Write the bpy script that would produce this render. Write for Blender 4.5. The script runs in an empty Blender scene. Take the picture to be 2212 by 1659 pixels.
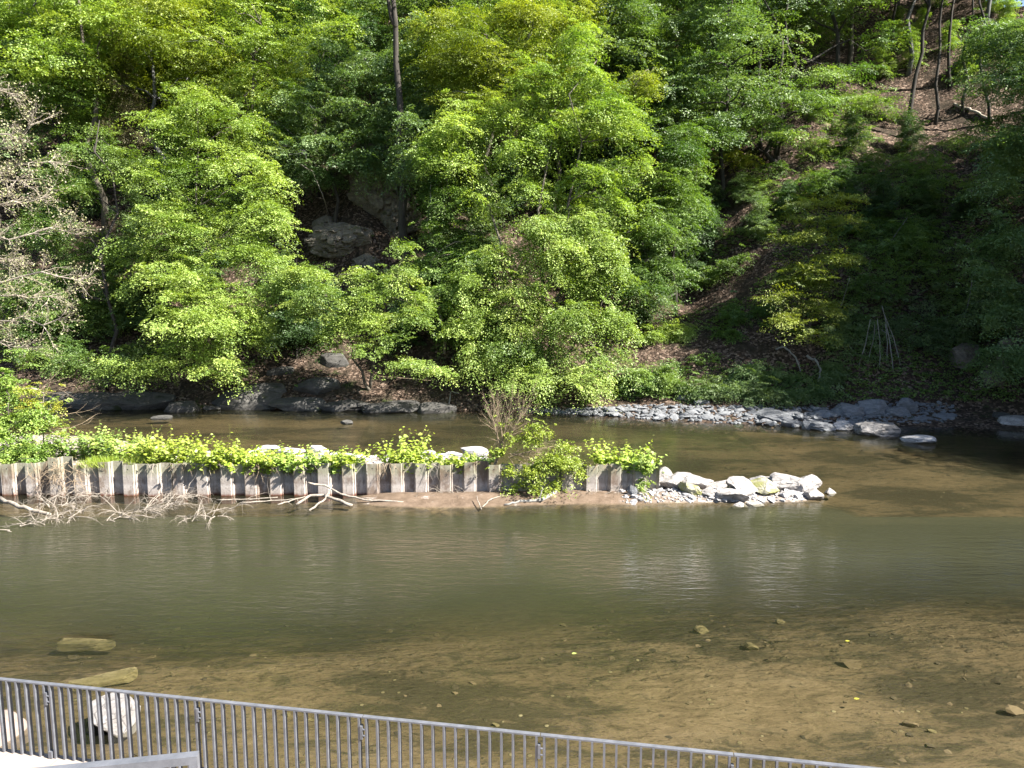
import bpy, bmesh, math, random
import numpy as np
from mathutils import Vector

SC = bpy.context.scene
C = SC.collection
# ------------------------------------------------------------------ camera
H = 8.9
PITCH = math.radians(7.7)
cam = bpy.data.cameras.new("camera")
cam.sensor_width = 36.0
cam.lens = 36.0 * 3001 / 4032
cam.clip_start = 0.1
cam.clip_end = 1000
camo = bpy.data.objects.new("camera", cam)
C.objects.link(camo)
camo.location = (0, 0, H)
camo.rotation_euler = (math.radians(90) - PITCH, 0, 0)
SC.camera = camo
# ------------------------------------------------------------------ light
SUN = Vector((0.925, -0.38, 0)).normalized() * math.cos(math.radians(44)) + Vector((0, 0, math.sin(math.radians(44))))
sun = bpy.data.lights.new("sun", 'SUN')
sun.energy = 5.0
sun.angle = math.radians(0.5)
sun.color = (1.0, 0.945, 0.84)
suno = bpy.data.objects.new("sun", sun)
C.objects.link(suno)
suno.rotation_euler = SUN.to_track_quat('Z', 'Y').to_euler()
suno.location = SUN * 150
w = bpy.data.worlds.new("World")
SC.world = w
w.use_nodes = True
nt = w.node_tree
sky = nt.nodes.new('ShaderNodeTexSky')
sky.sky_type = 'NISHITA'
sky.sun_disc = False
sky.sun_elevation = math.radians(44)
sky.sun_rotation = math.atan2(SUN.x, SUN.y)
bg = nt.nodes['Background']
bg.inputs['Strength'].default_value = 0.05
nt.links.new(sky.outputs[0], bg.inputs[0])
vs = SC.view_settings
vs.view_transform = 'Standard'
vs.look = 'None'
vs.exposure = 2.25
vs.gamma = 1.0
SC.cycles.max_bounces = 7
SC.cycles.diffuse_bounces = 2
SC.cycles.glossy_bounces = 3
SC.cycles.transmission_bounces = 4
SC.cycles.transparent_max_bounces = 8
SC.cycles.caustics_reflective = False
SC.cycles.caustics_refractive = False
SC.cycles.sample_clamp_indirect = 6.0

rng = np.random.default_rng(7)
random.seed(7)

# ------------------------------------------------------------------ measuring helpers (display pixels 2212 x 1659 of the photo)
FD = 1646.0


def ray(u, v):
    x = (u - 1106) / FD
    y = (829.5 - v) / FD
    return np.array([x, math.cos(PITCH) + y * math.sin(PITCH), -math.sin(PITCH) + y * math.cos(PITCH)])


def P(u, v, Y):
    d = ray(u, v)
    return np.array([0, 0, H]) + d * (Y / d[1])


def G(u, v, z=0.0):
    d = ray(u, v)
    return np.array([0, 0, H]) + d * ((z - H) / d[2])


# ------------------------------------------------------------------ noise
def vnoise(x, y, seed=0):
    x = np.asarray(x, float)
    y = np.asarray(y, float)
    xi = np.floor(x)
    yi = np.floor(y)
    fx = x - xi
    fy = y - yi
    fx = fx * fx * (3 - 2 * fx)
    fy = fy * fy * (3 - 2 * fy)

    def hsh(a, b):
        n = np.sin(a * 127.1 + b * 311.7 + seed * 74.7) * 43758.5453
        return n - np.floor(n)
    return (hsh(xi, yi) * (1 - fx) + hsh(xi + 1, yi) * fx) * (1 - fy) + (hsh(xi, yi + 1) * (1 - fx) + hsh(xi + 1, yi + 1) * fx) * fy


def fbm(x, y, seed=0, o=4):
    s = 0
    a = 0.5
    for k in range(o):
        s = s + a * (vnoise(x, y, seed + k) - 0.5) * 2
        x = x * 2.03
        y = y * 2.03
        a *= 0.5
    return s


def sstep(a, b, x):
    t = np.clip((x - a) / (b - a), 0, 1)
    return t * t * (3 - 2 * t)


# ------------------------------------------------------------------ terrain
WX = [-90, -45, -31, -10, 0, 4, 8, 12, 16, 21, 28, 33, 38, 43, 48, 52, 56]
WY = [58, 54, 53.3, 52.5, 51.8, 51.0, 49.2, 47.8, 47.0, 47.0, 45.8, 42.6, 36, 28, 19, 8, -20]


def wl(X):
    return np.interp(X, WX, WY)


def hill(X, Y):
    X = np.asarray(X, float)
    Y = np.asarray(Y, float)
    d2 = np.full(np.broadcast(X, Y).shape, 1e9)
    for i in range(len(WX) - 1):
        ax_, ay_, bx_, by_ = WX[i], WY[i], WX[i + 1], WY[i + 1]
        ex, ey = bx_ - ax_, by_ - ay_
        t_ = np.clip(((X - ax_) * ex + (Y - ay_) * ey) / (ex * ex + ey * ey), 0, 1)
        d2 = np.minimum(d2, (X - ax_ - t_ * ex) ** 2 + (Y - ay_ - t_ * ey) ** 2)
    s = np.sqrt(d2) * np.sign(Y - wl(X))
    right = sstep(1, 9, X)
    left_h = np.where(s < 0.7, s * 1.1, 0.77 + (s - 0.7) * 0.55)
    left_h = np.where(s > 4, 2.585 + (s - 4) * 0.86, left_h)
    right_h = np.where(s < 3.2, s * 0.16, 0.512 + (s - 3.2) * 0.6)
    right_h = np.where(s > 6, 2.19 + (s - 6) * 0.84, right_h)
    h = left_h * (1 - right) + right_h * right
    gx = 13.5 + s * 0.05
    h = h - 3.2 * np.exp(-((X - gx) / 4.0) ** 2) * sstep(6, 16, s) * (1 - sstep(40, 60, s))
    h = h + 2.2 * np.exp(-((X - 27) / 6.0) ** 2) * sstep(3, 14, s)
    h = h + 3.0 * np.exp(-((X + 13) / 3.2) ** 2) * sstep(9.5, 14.5, s) * (1 - sstep(22, 34, s))
    am = sstep(0.2, 8, s)
    h = h + (fbm(X * 0.13, Y * 0.13, 3) * 2.0 * sstep(3, 25, s) + fbm(X * 0.9, Y * 0.9, 11, 3) * 0.35) * am
    h = h + fbm(X * 2.1, Y * 2.1, 31, 3) * 0.12 * sstep(-0.5, 1.0, s)
    return h


def T(u, v, y0=40.0, y1=130.0):
    d = ray(u, v)
    Ys = np.arange(y0, y1, 0.1)
    pts = d[None, :] * (Ys / d[1])[:, None] + np.array([0, 0, H])
    hh = hill(pts[:, 0], pts[:, 1])
    idx = np.where(pts[:, 2] < hh)[0]
    k = idx[0] if len(idx) else len(Ys) - 1
    return pts[k]


def bed(X, Y):
    X = np.asarray(X, float)
    Y = np.asarray(Y, float)
    z = np.interp(Y + 1.2 * fbm(X * 0.12, Y * 0.05, 5, 2) - 0.8 - 1.1 * sstep(-1, 12, X) * (1 - sstep(22, 26, Y)), [4, 9, 13, 17, 19.5, 22.5, 27, 28.8, 30.5, 33, 38, 43, 48, 60],
                  [-0.25, -0.22, -0.24, -0.34, -0.66, -1.08, -1.05, -0.6, -0.35, -0.4, -0.42, -0.45, -0.55, -0.6])
    z = z + 0.10 * fbm(X * 0.35, Y * 0.6, 8, 4)
    # sand and gravel spit in front of the piles
    a = sstep(-9, -4.5, X) * (1 - sstep(11.5, 13.6, X))
    wd_ = 1.08 - 0.36 * sstep(4, 8, X)
    cy = 30.55 + 0.2 * np.sin(X * 0.5) + 0.3 * sstep(4, 8, X)
    sp = 0.22 * (1 - ((Y - cy) / wd_) ** 2) + 0.05 * fbm(X * 1.1, Y * 1.5, 13, 3)
    z = np.where((sp * a - 0.35 * (1 - a) > z) & (Y > 28), sp * a - 0.35 * (1 - a), z)
    # gravel bar behind the piles
    b = 1 - sstep(-3.5, 0.2, X)
    hi = 0.38 + 0.55 * (1 - sstep(-17, -12, X))
    edge = 38.3 + 3.0 * (1 - sstep(-24, -15, X)) + 0.5 * fbm(X * 0.5, X * 0 + 2, 17, 3)
    isl = hi * (1 - sstep(-2.5, 0.6, Y - edge)) - 0.5 * sstep(-1.5, 1.0, Y - edge) + 0.07 * fbm(X * 1.3, Y * 1.3, 19, 3)
    isl = isl * b - 0.5 * (1 - b)
    z = np.where((Y > 31.3) & (isl > z), isl, z)
    return z


# ------------------------------------------------------------------ object helpers
def mesh_np(name, V, F, mats, tint=None, smooth=False, attrs=None, matidx=None):
    me = bpy.data.meshes.new(name)
    V = np.ascontiguousarray(V, dtype=np.float32)
    me.vertices.add(len(V))
    me.vertices.foreach_set('co', V.ravel())
    if isinstance(F, np.ndarray):
        n, k = F.shape
        loops = np.ascontiguousarray(F, dtype=np.int32).ravel()
        starts = np.arange(0, n * k, k, dtype=np.int32)
        tot = np.full(n, k, dtype=np.int32)
    else:
        n = len(F)
        tot = np.array([len(f) for f in F], dtype=np.int32)
        starts = np.concatenate([[0], np.cumsum(tot)[:-1]]).astype(np.int32)
        loops = np.array([i for f in F for i in f], dtype=np.int32)
    me.loops.add(len(loops))
    me.loops.foreach_set('vertex_index', loops)
    me.polygons.add(n)
    me.polygons.foreach_set('loop_start', starts)
    me.polygons.foreach_set('loop_total', tot)
    if matidx is not None:
        me.polygons.foreach_set('material_index', np.asarray(matidx, dtype=np.int32))
    me.update(calc_edges=True)
    if not smooth:
        me.polygons.foreach_set('use_smooth', np.zeros(n, dtype=bool))
    else:
        me.polygons.foreach_set('use_smooth', np.ones(n, dtype=bool))
    if tint is not None:
        at = me.attributes.new('tint', 'FLOAT', 'FACE')
        at.data.foreach_set('value', np.ascontiguousarray(tint, dtype=np.float32))
    if attrs:
        for k, a in attrs.items():
            at = me.attributes.new(k, 'FLOAT', 'POINT')
            at.data.foreach_set('value', np.ascontiguousarray(a, dtype=np.float32))
    for m in (mats if isinstance(mats, (list, tuple)) else [mats]):
        me.materials.append(m)
    return me


def link(name, me, parent=None, loc=None):
    o = bpy.data.objects.new(name, me)
    C.objects.link(o)
    if parent is not None:
        o.parent = parent
    if loc is not None:
        o.location = loc
    return o


def tag(o, label=None, cat=None, group=None, kind=None):
    if label:
        o['label'] = label
    if cat:
        o['category'] = cat
    if group:
        o['group'] = group
    if kind:
        o['kind'] = kind
    return o


def root(name, loc, label, cat, group=None):
    o = bpy.data.objects.new(name, None)
    C.objects.link(o)
    o.empty_display_size = 0.3
    o.location = tuple(float(c) for c in loc)
    return tag(o, label, cat, group)


def copy_tree(o, loc, rz=0.0, sc=(1, 1, 1), label=None, group=None):
    r = o.copy()
    C.objects.link(r)
    r.location = tuple(float(c) for c in loc)
    r.rotation_euler = (0, 0, rz)
    r.scale = sc
    if label:
        r['label'] = label
    if group:
        r['group'] = group
    for ch in list(o.children):
        c = ch.copy()
        C.objects.link(c)
        c.parent = r
        for g in list(ch.children):
            d = g.copy()
            C.objects.link(d)
            d.parent = c
    return r


class MB:
    """collects verts and faces of one mesh"""

    def __init__(self):
        self.V = []
        self.F = []
        self.n = 0

    def add(self, V, F):
        self.V.append(np.asarray(V, float))
        self.F.extend([tuple(i + self.n for i in f) for f in F])
        self.n += len(V)

    def tube(self, path, radii, sides=6, cap=True):
        path = np.asarray(path, float)
        n = len(path)
        V = []
        prev = None
        for i in range(n):
            a = path[max(i - 1, 0)]
            b = path[min(i + 1, n - 1)]
            d = b - a
            d = d / (np.linalg.norm(d) + 1e-9)
            if prev is None:
                ref = np.array([0, 0, 1.0]) if abs(d[2]) < 0.8 else np.array([1.0, 0, 0])
                s = np.cross(d, ref)
            else:
                s = prev - d * np.dot(prev, d)
            s = s / (np.linalg.norm(s) + 1e-9)
            prev = s
            t = np.cross(d, s)
            for k in range(sides):
                an = 2 * math.pi * k / sides
                V.append(path[i] + radii[i] * (math.cos(an) * s + math.sin(an) * t))
        F = []
        for i in range(n - 1):
            for k in range(sides):
                k2 = (k + 1) % sides
                F.append((i * sides + k, i * sides + k2, (i + 1) * sides + k2, (i + 1) * sides + k))
        if cap:
            F.append(tuple(range(sides - 1, -1, -1)))
            F.append(tuple((n - 1) * sides + k for k in range(sides)))
        self.add(V, F)

    def box(self, c, sx, sy, sz, ax=None):
        c = np.asarray(c, float)
        if ax is None:
            ax = np.eye(3)
        V = []
        for dx in (-1, 1):
            for dy in (-1, 1):
                for dz in (-1, 1):
                    V.append(c + ax[0] * dx * sx / 2 + ax[1] * dy * sy / 2 + ax[2] * dz * sz / 2)
        F = [(0, 1, 3, 2), (4, 6, 7, 5), (0, 4, 5, 1), (2, 3, 7, 6), (0, 2, 6, 4), (1, 5, 7, 3)]
        self.add(V, F)

    def build(self, name, mat, parent=None, smooth=False, origin=None):
        V = np.concatenate(self.V) if self.V else np.zeros((0, 3))
        if origin is not None:
            V = V - np.asarray(origin, float)
        return link(name, mesh_np(name, V, self.F, mat, smooth=smooth), parent)


# ------------------------------------------------------------------ materials
class NT:
    def __init__(self, name):
        self.m = bpy.data.materials.new(name)
        self.m.use_nodes = True
        self.t = self.m.node_tree
        self.t.nodes.clear()
        self.out = self.n('ShaderNodeOutputMaterial')

    def n(self, typ, **kw):
        nd = self.t.nodes.new(typ)
        for k, v in kw.items():
            setattr(nd, k, v)
        return nd

    def l(self, a, b):
        self.t.links.new(a, b)

    def noise(self, scale, vec=None, detail=4, rough=0.55, dist=0.0):
        nd = self.n('ShaderNodeTexNoise')
        nd.inputs['Scale'].default_value = scale
        nd.inputs['Detail'].default_value = detail
        nd.inputs['Roughness'].default_value = rough
        nd.inputs['Distortion'].default_value = dist
        if vec is not None:
            self.l(vec, nd.inputs['Vector'])
        return nd.outputs['Fac']

    def vor(self, scale, vec=None, out='Color', feature='F1'):
        nd = self.n('ShaderNodeTexVoronoi')
        nd.feature = feature
        nd.inputs['Scale'].default_value = scale
        if vec is not None:
            self.l(vec, nd.inputs['Vector'])
        return nd.outputs[out]

    def ramp(self, fac, stops, interp='LINEAR'):
        nd = self.n('ShaderNodeValToRGB')
        cr = nd.color_ramp
        cr.interpolation = interp
        while len(cr.elements) < len(stops):
            cr.elements.new(0.5)
        for e, (p, c) in zip(cr.elements, stops):
            e.position = p
            e.color = (*c, 1) if len(c) == 3 else c
        self.l(fac, nd.inputs[0])
        return nd.outputs[0]

    def mix(self, fac, a, b, mode='MIX'):
        nd = self.n('ShaderNodeMix', data_type='RGBA', blend_type=mode)
        for sock, v in ((nd.inputs[0], fac), (nd.inputs[6], a), (nd.inputs[7], b)):
            if isinstance(v, (int, float)):
                sock.default_value = v
            elif isinstance(v, tuple):
                sock.default_value = (*v, 1)
            else:
                self.l(v, sock)
        return nd.outputs[2]

    def math(self, op, a, b=None, c=None, clamp=False):
        nd = self.n('ShaderNodeMath', operation=op, use_clamp=clamp)
        for i, v in enumerate((a, b, c)):
            if v is None:
                continue
            if isinstance(v, (int, float)):
                nd.inputs[i].default_value = v
            else:
                self.l(v, nd.inputs[i])
        return nd.outputs[0]

    def mapr(self, v, a, b, c=0.0, d=1.0):
        nd = self.n('ShaderNodeMapRange')
        nd.interpolation_type = 'SMOOTHSTEP'
        self.l(v, nd.inputs[0])
        for i, x in enumerate((a, b, c, d)):
            nd.inputs[i + 1].default_value = x
        return nd.outputs[0]

    def pos(self, scale=(1, 1, 1), rot=(0, 0, 0), obj=False):
        if obj:
            src = self.n('ShaderNodeTexCoord').outputs['Object']
        else:
            src = self.n('ShaderNodeNewGeometry').outputs['Position']
        mp = self.n('ShaderNodeMapping')
        mp.inputs['Scale'].default_value = scale
        mp.inputs['Rotation'].default_value = rot
        self.l(src, mp.inputs['Vector'])
        return mp.outputs[0]

    def sep(self, vec):
        nd = self.n('ShaderNodeSeparateXYZ')
        self.l(vec, nd.inputs[0])
        return nd.outputs

    def bump(self, h, strength=0.5, dist=0.05):
        nd = self.n('ShaderNodeBump')
        if isinstance(strength, (int, float)):
            nd.inputs['Strength'].default_value = strength
        else:
            self.l(strength, nd.inputs['Strength'])
        nd.inputs['Distance'].default_value = dist
        self.l(h, nd.inputs['Height'])
        return nd.outputs[0]

    def princ(self, col, rough=0.8, normal=None, metal=0.0, spec=0.3):
        b = self.n('ShaderNodeBsdfPrincipled')
        if isinstance(col, tuple):
            b.inputs['Base Color'].default_value = (*col, 1)
        else:
            self.l(col, b.inputs['Base Color'])
        if isinstance(rough, (int, float)):
            b.inputs['Roughness'].default_value = rough
        else:
            self.l(rough, b.inputs['Roughness'])
        b.inputs['Metallic'].default_value = metal
        b.inputs['Specular IOR Level'].default_value = spec
        if normal is not None:
            self.l(normal, b.inputs['Normal'])
        self.l(b.outputs[0], self.out.inputs[0])
        return b


def leaf_mat(name, dark, mid, light, trans=0.4, hue_var=0.008):
    k = NT(name)
    at = k.n('ShaderNodeAttribute', attribute_name='tint')
    oi = k.n('ShaderNodeObjectInfo')
    col = k.ramp(at.outputs['Fac'], [(0.0, dark), (0.5, mid), (1.0, light)])
    hs = k.n('ShaderNodeHueSaturation')
    k.l(col, hs.inputs['Color'])
    k.l(k.math('MULTIPLY_ADD', oi.outputs['Random'], hue_var, 0.5 - hue_var / 2), hs.inputs['Hue'])
    k.l(k.math('MULTIPLY_ADD', oi.outputs['Random'], 0.2, 0.92), hs.inputs['Value'])
    col = hs.outputs[0]
    d = k.n('ShaderNodeBsdfDiffuse')
    k.l(col, d.inputs[0])
    t = k.n('ShaderNodeBsdfTranslucent')
    tc = k.mix(1.0, col, (1.25, 1.25, 0.45), 'MULTIPLY')
    k.l(tc, t.inputs[0])
    mx = k.n('ShaderNodeMixShader')
    mx.inputs[0].default_value = trans
    k.l(d.outputs[0], mx.inputs[1])
    k.l(t.outputs[0], mx.inputs[2])
    g = k.n('ShaderNodeBsdfGlossy')
    g.inputs['Roughness'].default_value = 0.55
    g.inputs['Color'].default_value = (1, 1, 1, 1)
    m2 = k.n('ShaderNodeMixShader')
    m2.inputs[0].default_value = 0.045
    k.l(mx.outputs[0], m2.inputs[1])
    k.l(g.outputs[0], m2.inputs[2])
    k.l(m2.outputs[0], k.out.inputs[0])
    return k.m


M = {}
M['leaf_bright'] = leaf_mat('leaf_bright', (0.09, 0.165, 0.018), (0.22, 0.325, 0.055), (0.38, 0.47, 0.115))
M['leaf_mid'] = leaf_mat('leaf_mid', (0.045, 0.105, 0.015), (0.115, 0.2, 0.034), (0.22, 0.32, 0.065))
M['leaf_yellow'] = leaf_mat('leaf_yellow', (0.10, 0.155, 0.012), (0.21, 0.275, 0.03), (0.32, 0.375, 0.05))
M['leaf_cool'] = leaf_mat('leaf_cool', (0.06, 0.12, 0.035), (0.12, 0.195, 0.062), (0.19, 0.265, 0.10))
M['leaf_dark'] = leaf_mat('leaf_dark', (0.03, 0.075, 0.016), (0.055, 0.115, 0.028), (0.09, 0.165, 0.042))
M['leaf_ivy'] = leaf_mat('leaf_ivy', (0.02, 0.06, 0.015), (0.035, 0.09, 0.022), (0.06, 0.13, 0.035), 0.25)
M['leaf_knot'] = leaf_mat('leaf_knot', (0.15, 0.225, 0.018), (0.23, 0.315, 0.03), (0.34, 0.41, 0.05))
M['leaf_alder'] = leaf_mat('leaf_alder', (0.15, 0.115, 0.10), (0.22, 0.19, 0.125), (0.29, 0.33, 0.12), 0.3)
M['leaf_spruce'] = leaf_mat('leaf_spruce', (0.07, 0.065, 0.025), (0.12, 0.11, 0.04), (0.17, 0.15, 0.06), 0.2)
M['leaf_gold'] = leaf_mat('leaf_gold', (0.12, 0.2, 0.03), (0.22, 0.27, 0.025), (0.33, 0.31, 0.03))


def bark_mat(name, a, b, scale=3.0):
    k = NT(name)
    v = k.pos((1, 1, 0.25))
    n = k.noise(scale, v, 6, 0.65)
    n2 = k.noise(scale * 6, v, 3)
    f = k.math('MULTIPLY_ADD', n2, 0.4, n)
    col = k.ramp(f, [(0.45, a), (0.95, b)])
    k.princ(col, 0.9, k.bump(f, 0.6, 0.05), spec=0.2)
    return k.m


M['bark'] = bark_mat('bark', (0.035, 0.03, 0.024), (0.14, 0.125, 0.10))
M['bark_dark'] = bark_mat('bark_dark', (0.018, 0.016, 0.014), (0.07, 0.062, 0.055))
M['bark_grey'] = bark_mat('bark_grey', (0.06, 0.062, 0.065), (0.17, 0.17, 0.17))
M['bark_pale'] = bark_mat('bark_pale', (0.2, 0.17, 0.14), (0.42, 0.37, 0.31))
M['twig'] = bark_mat('twig', (0.15, 0.11, 0.075), (0.34, 0.27, 0.19), 8)
M['deadwood'] = bark_mat('deadwood', (0.115, 0.098, 0.082), (0.34, 0.3, 0.26), 5)
M['deadwood_grey'] = bark_mat('deadwood_grey', (0.13, 0.125, 0.12), (0.3, 0.29, 0.27), 5)
M['stem'] = bark_mat('stem', (0.10, 0.13, 0.03), (0.2, 0.16, 0.07), 8)


def rock_mat(name, a, b, moss=0.0, strata=2.0, moss_col=(0.05, 0.075, 0.015), bumpd=0.05, crack=True):
    k = NT(name)
    v = k.pos((1, 1, strata), obj=False)
    n = k.noise(1.6, v, 8, 0.62, 0.4)
    n2 = k.noise(11, v, 6, 0.65)
    f = k.math('MULTIPLY_ADD', n2, 0.5, k.math('MULTIPLY', n, 0.75))
    col = k.ramp(f, [(0.32, a), (0.62, tuple((x + y) / 2 for x, y in zip(a, b))), (0.85, b)])
    cr = k.vor(2.2, v, 'Distance', 'DISTANCE_TO_EDGE')
    crk = k.mapr(cr, 0.0, 0.05, 0.6 if crack else 1.0, 1.0)
    col = k.mix(1.0, col, crk, 'MULTIPLY')
    if moss:
        mf = k.mapr(k.noise(2.4, None, 5, 0.6), 0.62 - moss * 0.25, 0.75 - moss * 0.25)
        col = k.mix(mf, col, moss_col)
    h = k.math('ADD', f, k.math('MULTIPLY', crk, 0.4))
    k.princ(col, 0.85, k.bump(h, 0.8, bumpd), spec=0.25)
    return k.m


M['rock_pale'] = rock_mat('rock_pale', (0.13, 0.12, 0.118), (0.37, 0.35, 0.34), 0.0, 1.5)
M['rock_moss'] = rock_mat('rock_moss', (0.2, 0.19, 0.13), (0.42, 0.4, 0.3), 0.75, 1.5, (0.22, 0.22, 0.09))
M['rock_slate'] = rock_mat('rock_slate', (0.06, 0.063, 0.07), (0.21, 0.218, 0.235), 0.0, 3.5, bumpd=0.03)
M['rock_grey'] = rock_mat('rock_grey', (0.085, 0.08, 0.08), (0.27, 0.255, 0.25), 0.0, 1.5)
M['rock_white'] = rock_mat('rock_white', (0.2, 0.195, 0.205), (0.46, 0.45, 0.455), 0.0, 3.0)
M['rock_cliff'] = rock_mat('rock_cliff', (0.05, 0.043, 0.036), (0.235, 0.205, 0.17), 0.3, 3.0, (0.05, 0.06, 0.02))
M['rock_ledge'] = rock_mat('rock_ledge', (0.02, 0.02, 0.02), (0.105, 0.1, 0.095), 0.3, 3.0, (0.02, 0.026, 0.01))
M['rock_sunk'] = rock_mat('rock_sunk', (0.10, 0.085, 0.042), (0.2, 0.168, 0.09), 0.0, 1.5, crack=False)
M['rock_pink'] = rock_mat('rock_pink', (0.12, 0.092, 0.08), (0.24, 0.19, 0.168), 0.0, 1.0, crack=False)

# far bank soil with leaf litter
k = NT('leaf_litter_soil')
v = k.pos()
cells = k.sep(k.vor(7.0, v))
lit = k.ramp(cells[0], [(0.0, (0.02, 0.015, 0.012)), (0.45, (0.045, 0.031, 0.023)), (0.75, (0.09, 0.062, 0.047)), (1.0, (0.2, 0.15, 0.12))])
soil = k.ramp(k.noise(2.2, v, 6), [(0.3, (0.02, 0.016, 0.012)), (0.7, (0.07, 0.055, 0.04))])
patch = k.mapr(k.noise(0.55, v, 5, 0.6), 0.36, 0.52)
col = k.mix(patch, soil, lit)
gr = k.mapr(k.noise(0.8, k.pos((1, 1, 1.3)), 6, 0.65), 0.58, 0.68)
z = k.sep(k.n('ShaderNodeNewGeometry').outputs['Position'])[2]
low = k.math('MULTIPLY', gr, k.mapr(z, 5.0, 0.6))
col = k.mix(k.math('MULTIPLY', low, 0.75), col, (0.03, 0.05, 0.012))
hgt = k.math('ADD', k.noise(6.0, v, 6), k.math('MULTIPLY', cells[1], 0.35))
k.princ(col, 0.95, k.bump(hgt, 0.9, 0.12), spec=0.1)
M['soil'] = k.m

# river bed: sand, dark algae streaks along the current, small stones; pale dry gravel above the water line
k = NT('river_bed_sand')
v = k.pos((0.45, 1.0, 1.0), (0, 0, math.radians(9)))
v1 = k.pos()
n1 = k.noise(0.35, v, 5, 0.6, 0.3)
n2 = k.noise(1.9, v, 8, 0.72, 1.0)
n3 = k.noise(7.0, v, 6, 0.7)
sand = k.ramp(n2, [(0.3, (0.07, 0.053, 0.031)), (0.5, (0.15, 0.113, 0.068)), (0.72, (0.25, 0.193, 0.125))])
alg = k.mapr(k.math('MULTIPLY_ADD', n1, 0.55, k.math('MULTIPLY', n2, 0.6)), 0.52, 0.64)
col = k.mix(k.math('MULTIPLY', alg, 0.85), sand, (0.026, 0.024, 0.014))
n4 = k.noise(17.0, v, 4, 0.65)
fl = k.mapr(k.math('MULTIPLY_ADD', n1, 0.35, n4), 0.74, 0.82)
col = k.mix(k.math('MULTIPLY', fl, 0.75), col, (0.03, 0.024, 0.014))
lt = k.mapr(n4, 0.36, 0.28)
col = k.mix(k.math('MULTIPLY', lt, 0.4), col, (0.3, 0.235, 0.15))
grit = k.mapr(n3, 0.56, 0.66)
col = k.mix(k.math('MULTIPLY', grit, 0.7), col, (0.035, 0.028, 0.016))
peb = k.sep(k.vor(5.5, v1))
pd = k.vor(5.5, v1, 'Distance')
pm = k.math('MULTIPLY', k.mapr(pd, 0.3, 0.2), k.math('GREATER_THAN', peb[0], 0.86))
pm = k.math('MULTIPLY', pm, k.mapr(k.noise(0.5, v1, 3), 0.45, 0.6))
col = k.mix(pm, col, k.ramp(peb[1], [(0.0, (0.03, 0.027, 0.02)), (0.6, (0.15, 0.13, 0.07)), (1.0, (0.26, 0.23, 0.14))]))
gp = k.n('ShaderNodeNewGeometry').outputs['Position']
ps = k.sep(gp)
dryc = k.ramp(k.sep(k.vor(9.0, v1))[0], [(0.0, (0.12, 0.1, 0.085)), (0.6, (0.24, 0.2, 0.18)), (1.0, (0.4, 0.37, 0.345))])
sandc = k.ramp(k.noise(3.0, v1, 6), [(0.3, (0.085, 0.06, 0.042)), (0.7, (0.15, 0.11, 0.082))])
gravel = k.mapr(ps[1], 31.0, 31.3)
tipg = k.math('MAXIMUM', gravel, k.mapr(ps[0], 5.0, 8.0))
tipg = k.math('MAXIMUM', tipg, k.mapr(k.noise(1.3, v1, 4), 0.6, 0.7))
dry = k.mix(tipg, sandc, dryc)
col = k.mix(k.mapr(ps[2], -0.03, 0.05), col, dry)
hh = k.math('ADD', n3, k.math('ADD', k.math('MULTIPLY', n2, 0.8), k.math('MULTIPLY', pm, 0.5)))
k.princ(col, 0.9, k.bump(hh, 0.7, 0.08), spec=0.15)
M['bed'] = k.m

# water: clear shallow water over the bed, olive turbidity growing with the true depth (stored per vertex), Fresnel mirror on top
k = NT('river_water')
dep = k.n('ShaderNodeAttribute', attribute_name='depth').outputs['Fac']
flow = k.n('ShaderNodeAttribute', attribute_name='flow').outputs['Fac']
va = k.pos((0.55, 1.9, 1), (0, 0, math.radians(-6)))
vb = k.pos((0.6, 1.6, 1), (0, 0, math.radians(14)))
w1 = k.noise(2.1, va, 3, 0.5, 0.8)
w2 = k.noise(7.5, vb, 4, 0.6, 0.6)
wv = k.math('ADD', w1, k.math('MULTIPLY', w2, 0.42))
nrm = k.bump(wv, flow, 0.22)
tr = k.n('ShaderNodeBsdfTransparent')
k.l(k.ramp(dep, [(0.0, (1, 1, 1)), (0.3, (0.84, 0.83, 0.75)), (0.6, (0.55, 0.55, 0.45)), (1.0, (0.3, 0.31, 0.24))]), tr.inputs[0])
df = k.n('ShaderNodeBsdfDiffuse')
df.inputs[0].default_value = (0.043, 0.0445, 0.026, 1)
body = k.n('ShaderNodeMixShader')
k.l(k.ramp(dep, [(0.0, (0, 0, 0)), (0.25, (0.10, 0.10, 0.10)), (0.6, (0.38, 0.38, 0.38)), (1.0, (0.62, 0.62, 0.62))]), body.inputs[0])
k.l(tr.outputs[0], body.inputs[1])
k.l(df.outputs[0], body.inputs[2])
gl = k.n('ShaderNodeBsdfGlossy')
gl.inputs['Roughness'].default_value = 0.02
k.l(nrm, gl.inputs['Normal'])
fr = k.n('ShaderNodeFresnel')
fr.inputs['IOR'].default_value = 1.333
k.l(nrm, fr.inputs['Normal'])
ms = k.n('ShaderNodeMixShader')
k.l(fr.outputs[0], ms.inputs[0])
k.l(body.outputs[0], ms.inputs[1])
k.l(gl.outputs[0], ms.inputs[2])
k.l(ms.outputs[0], k.out.inputs[0])
M['water'] = k.m

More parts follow.
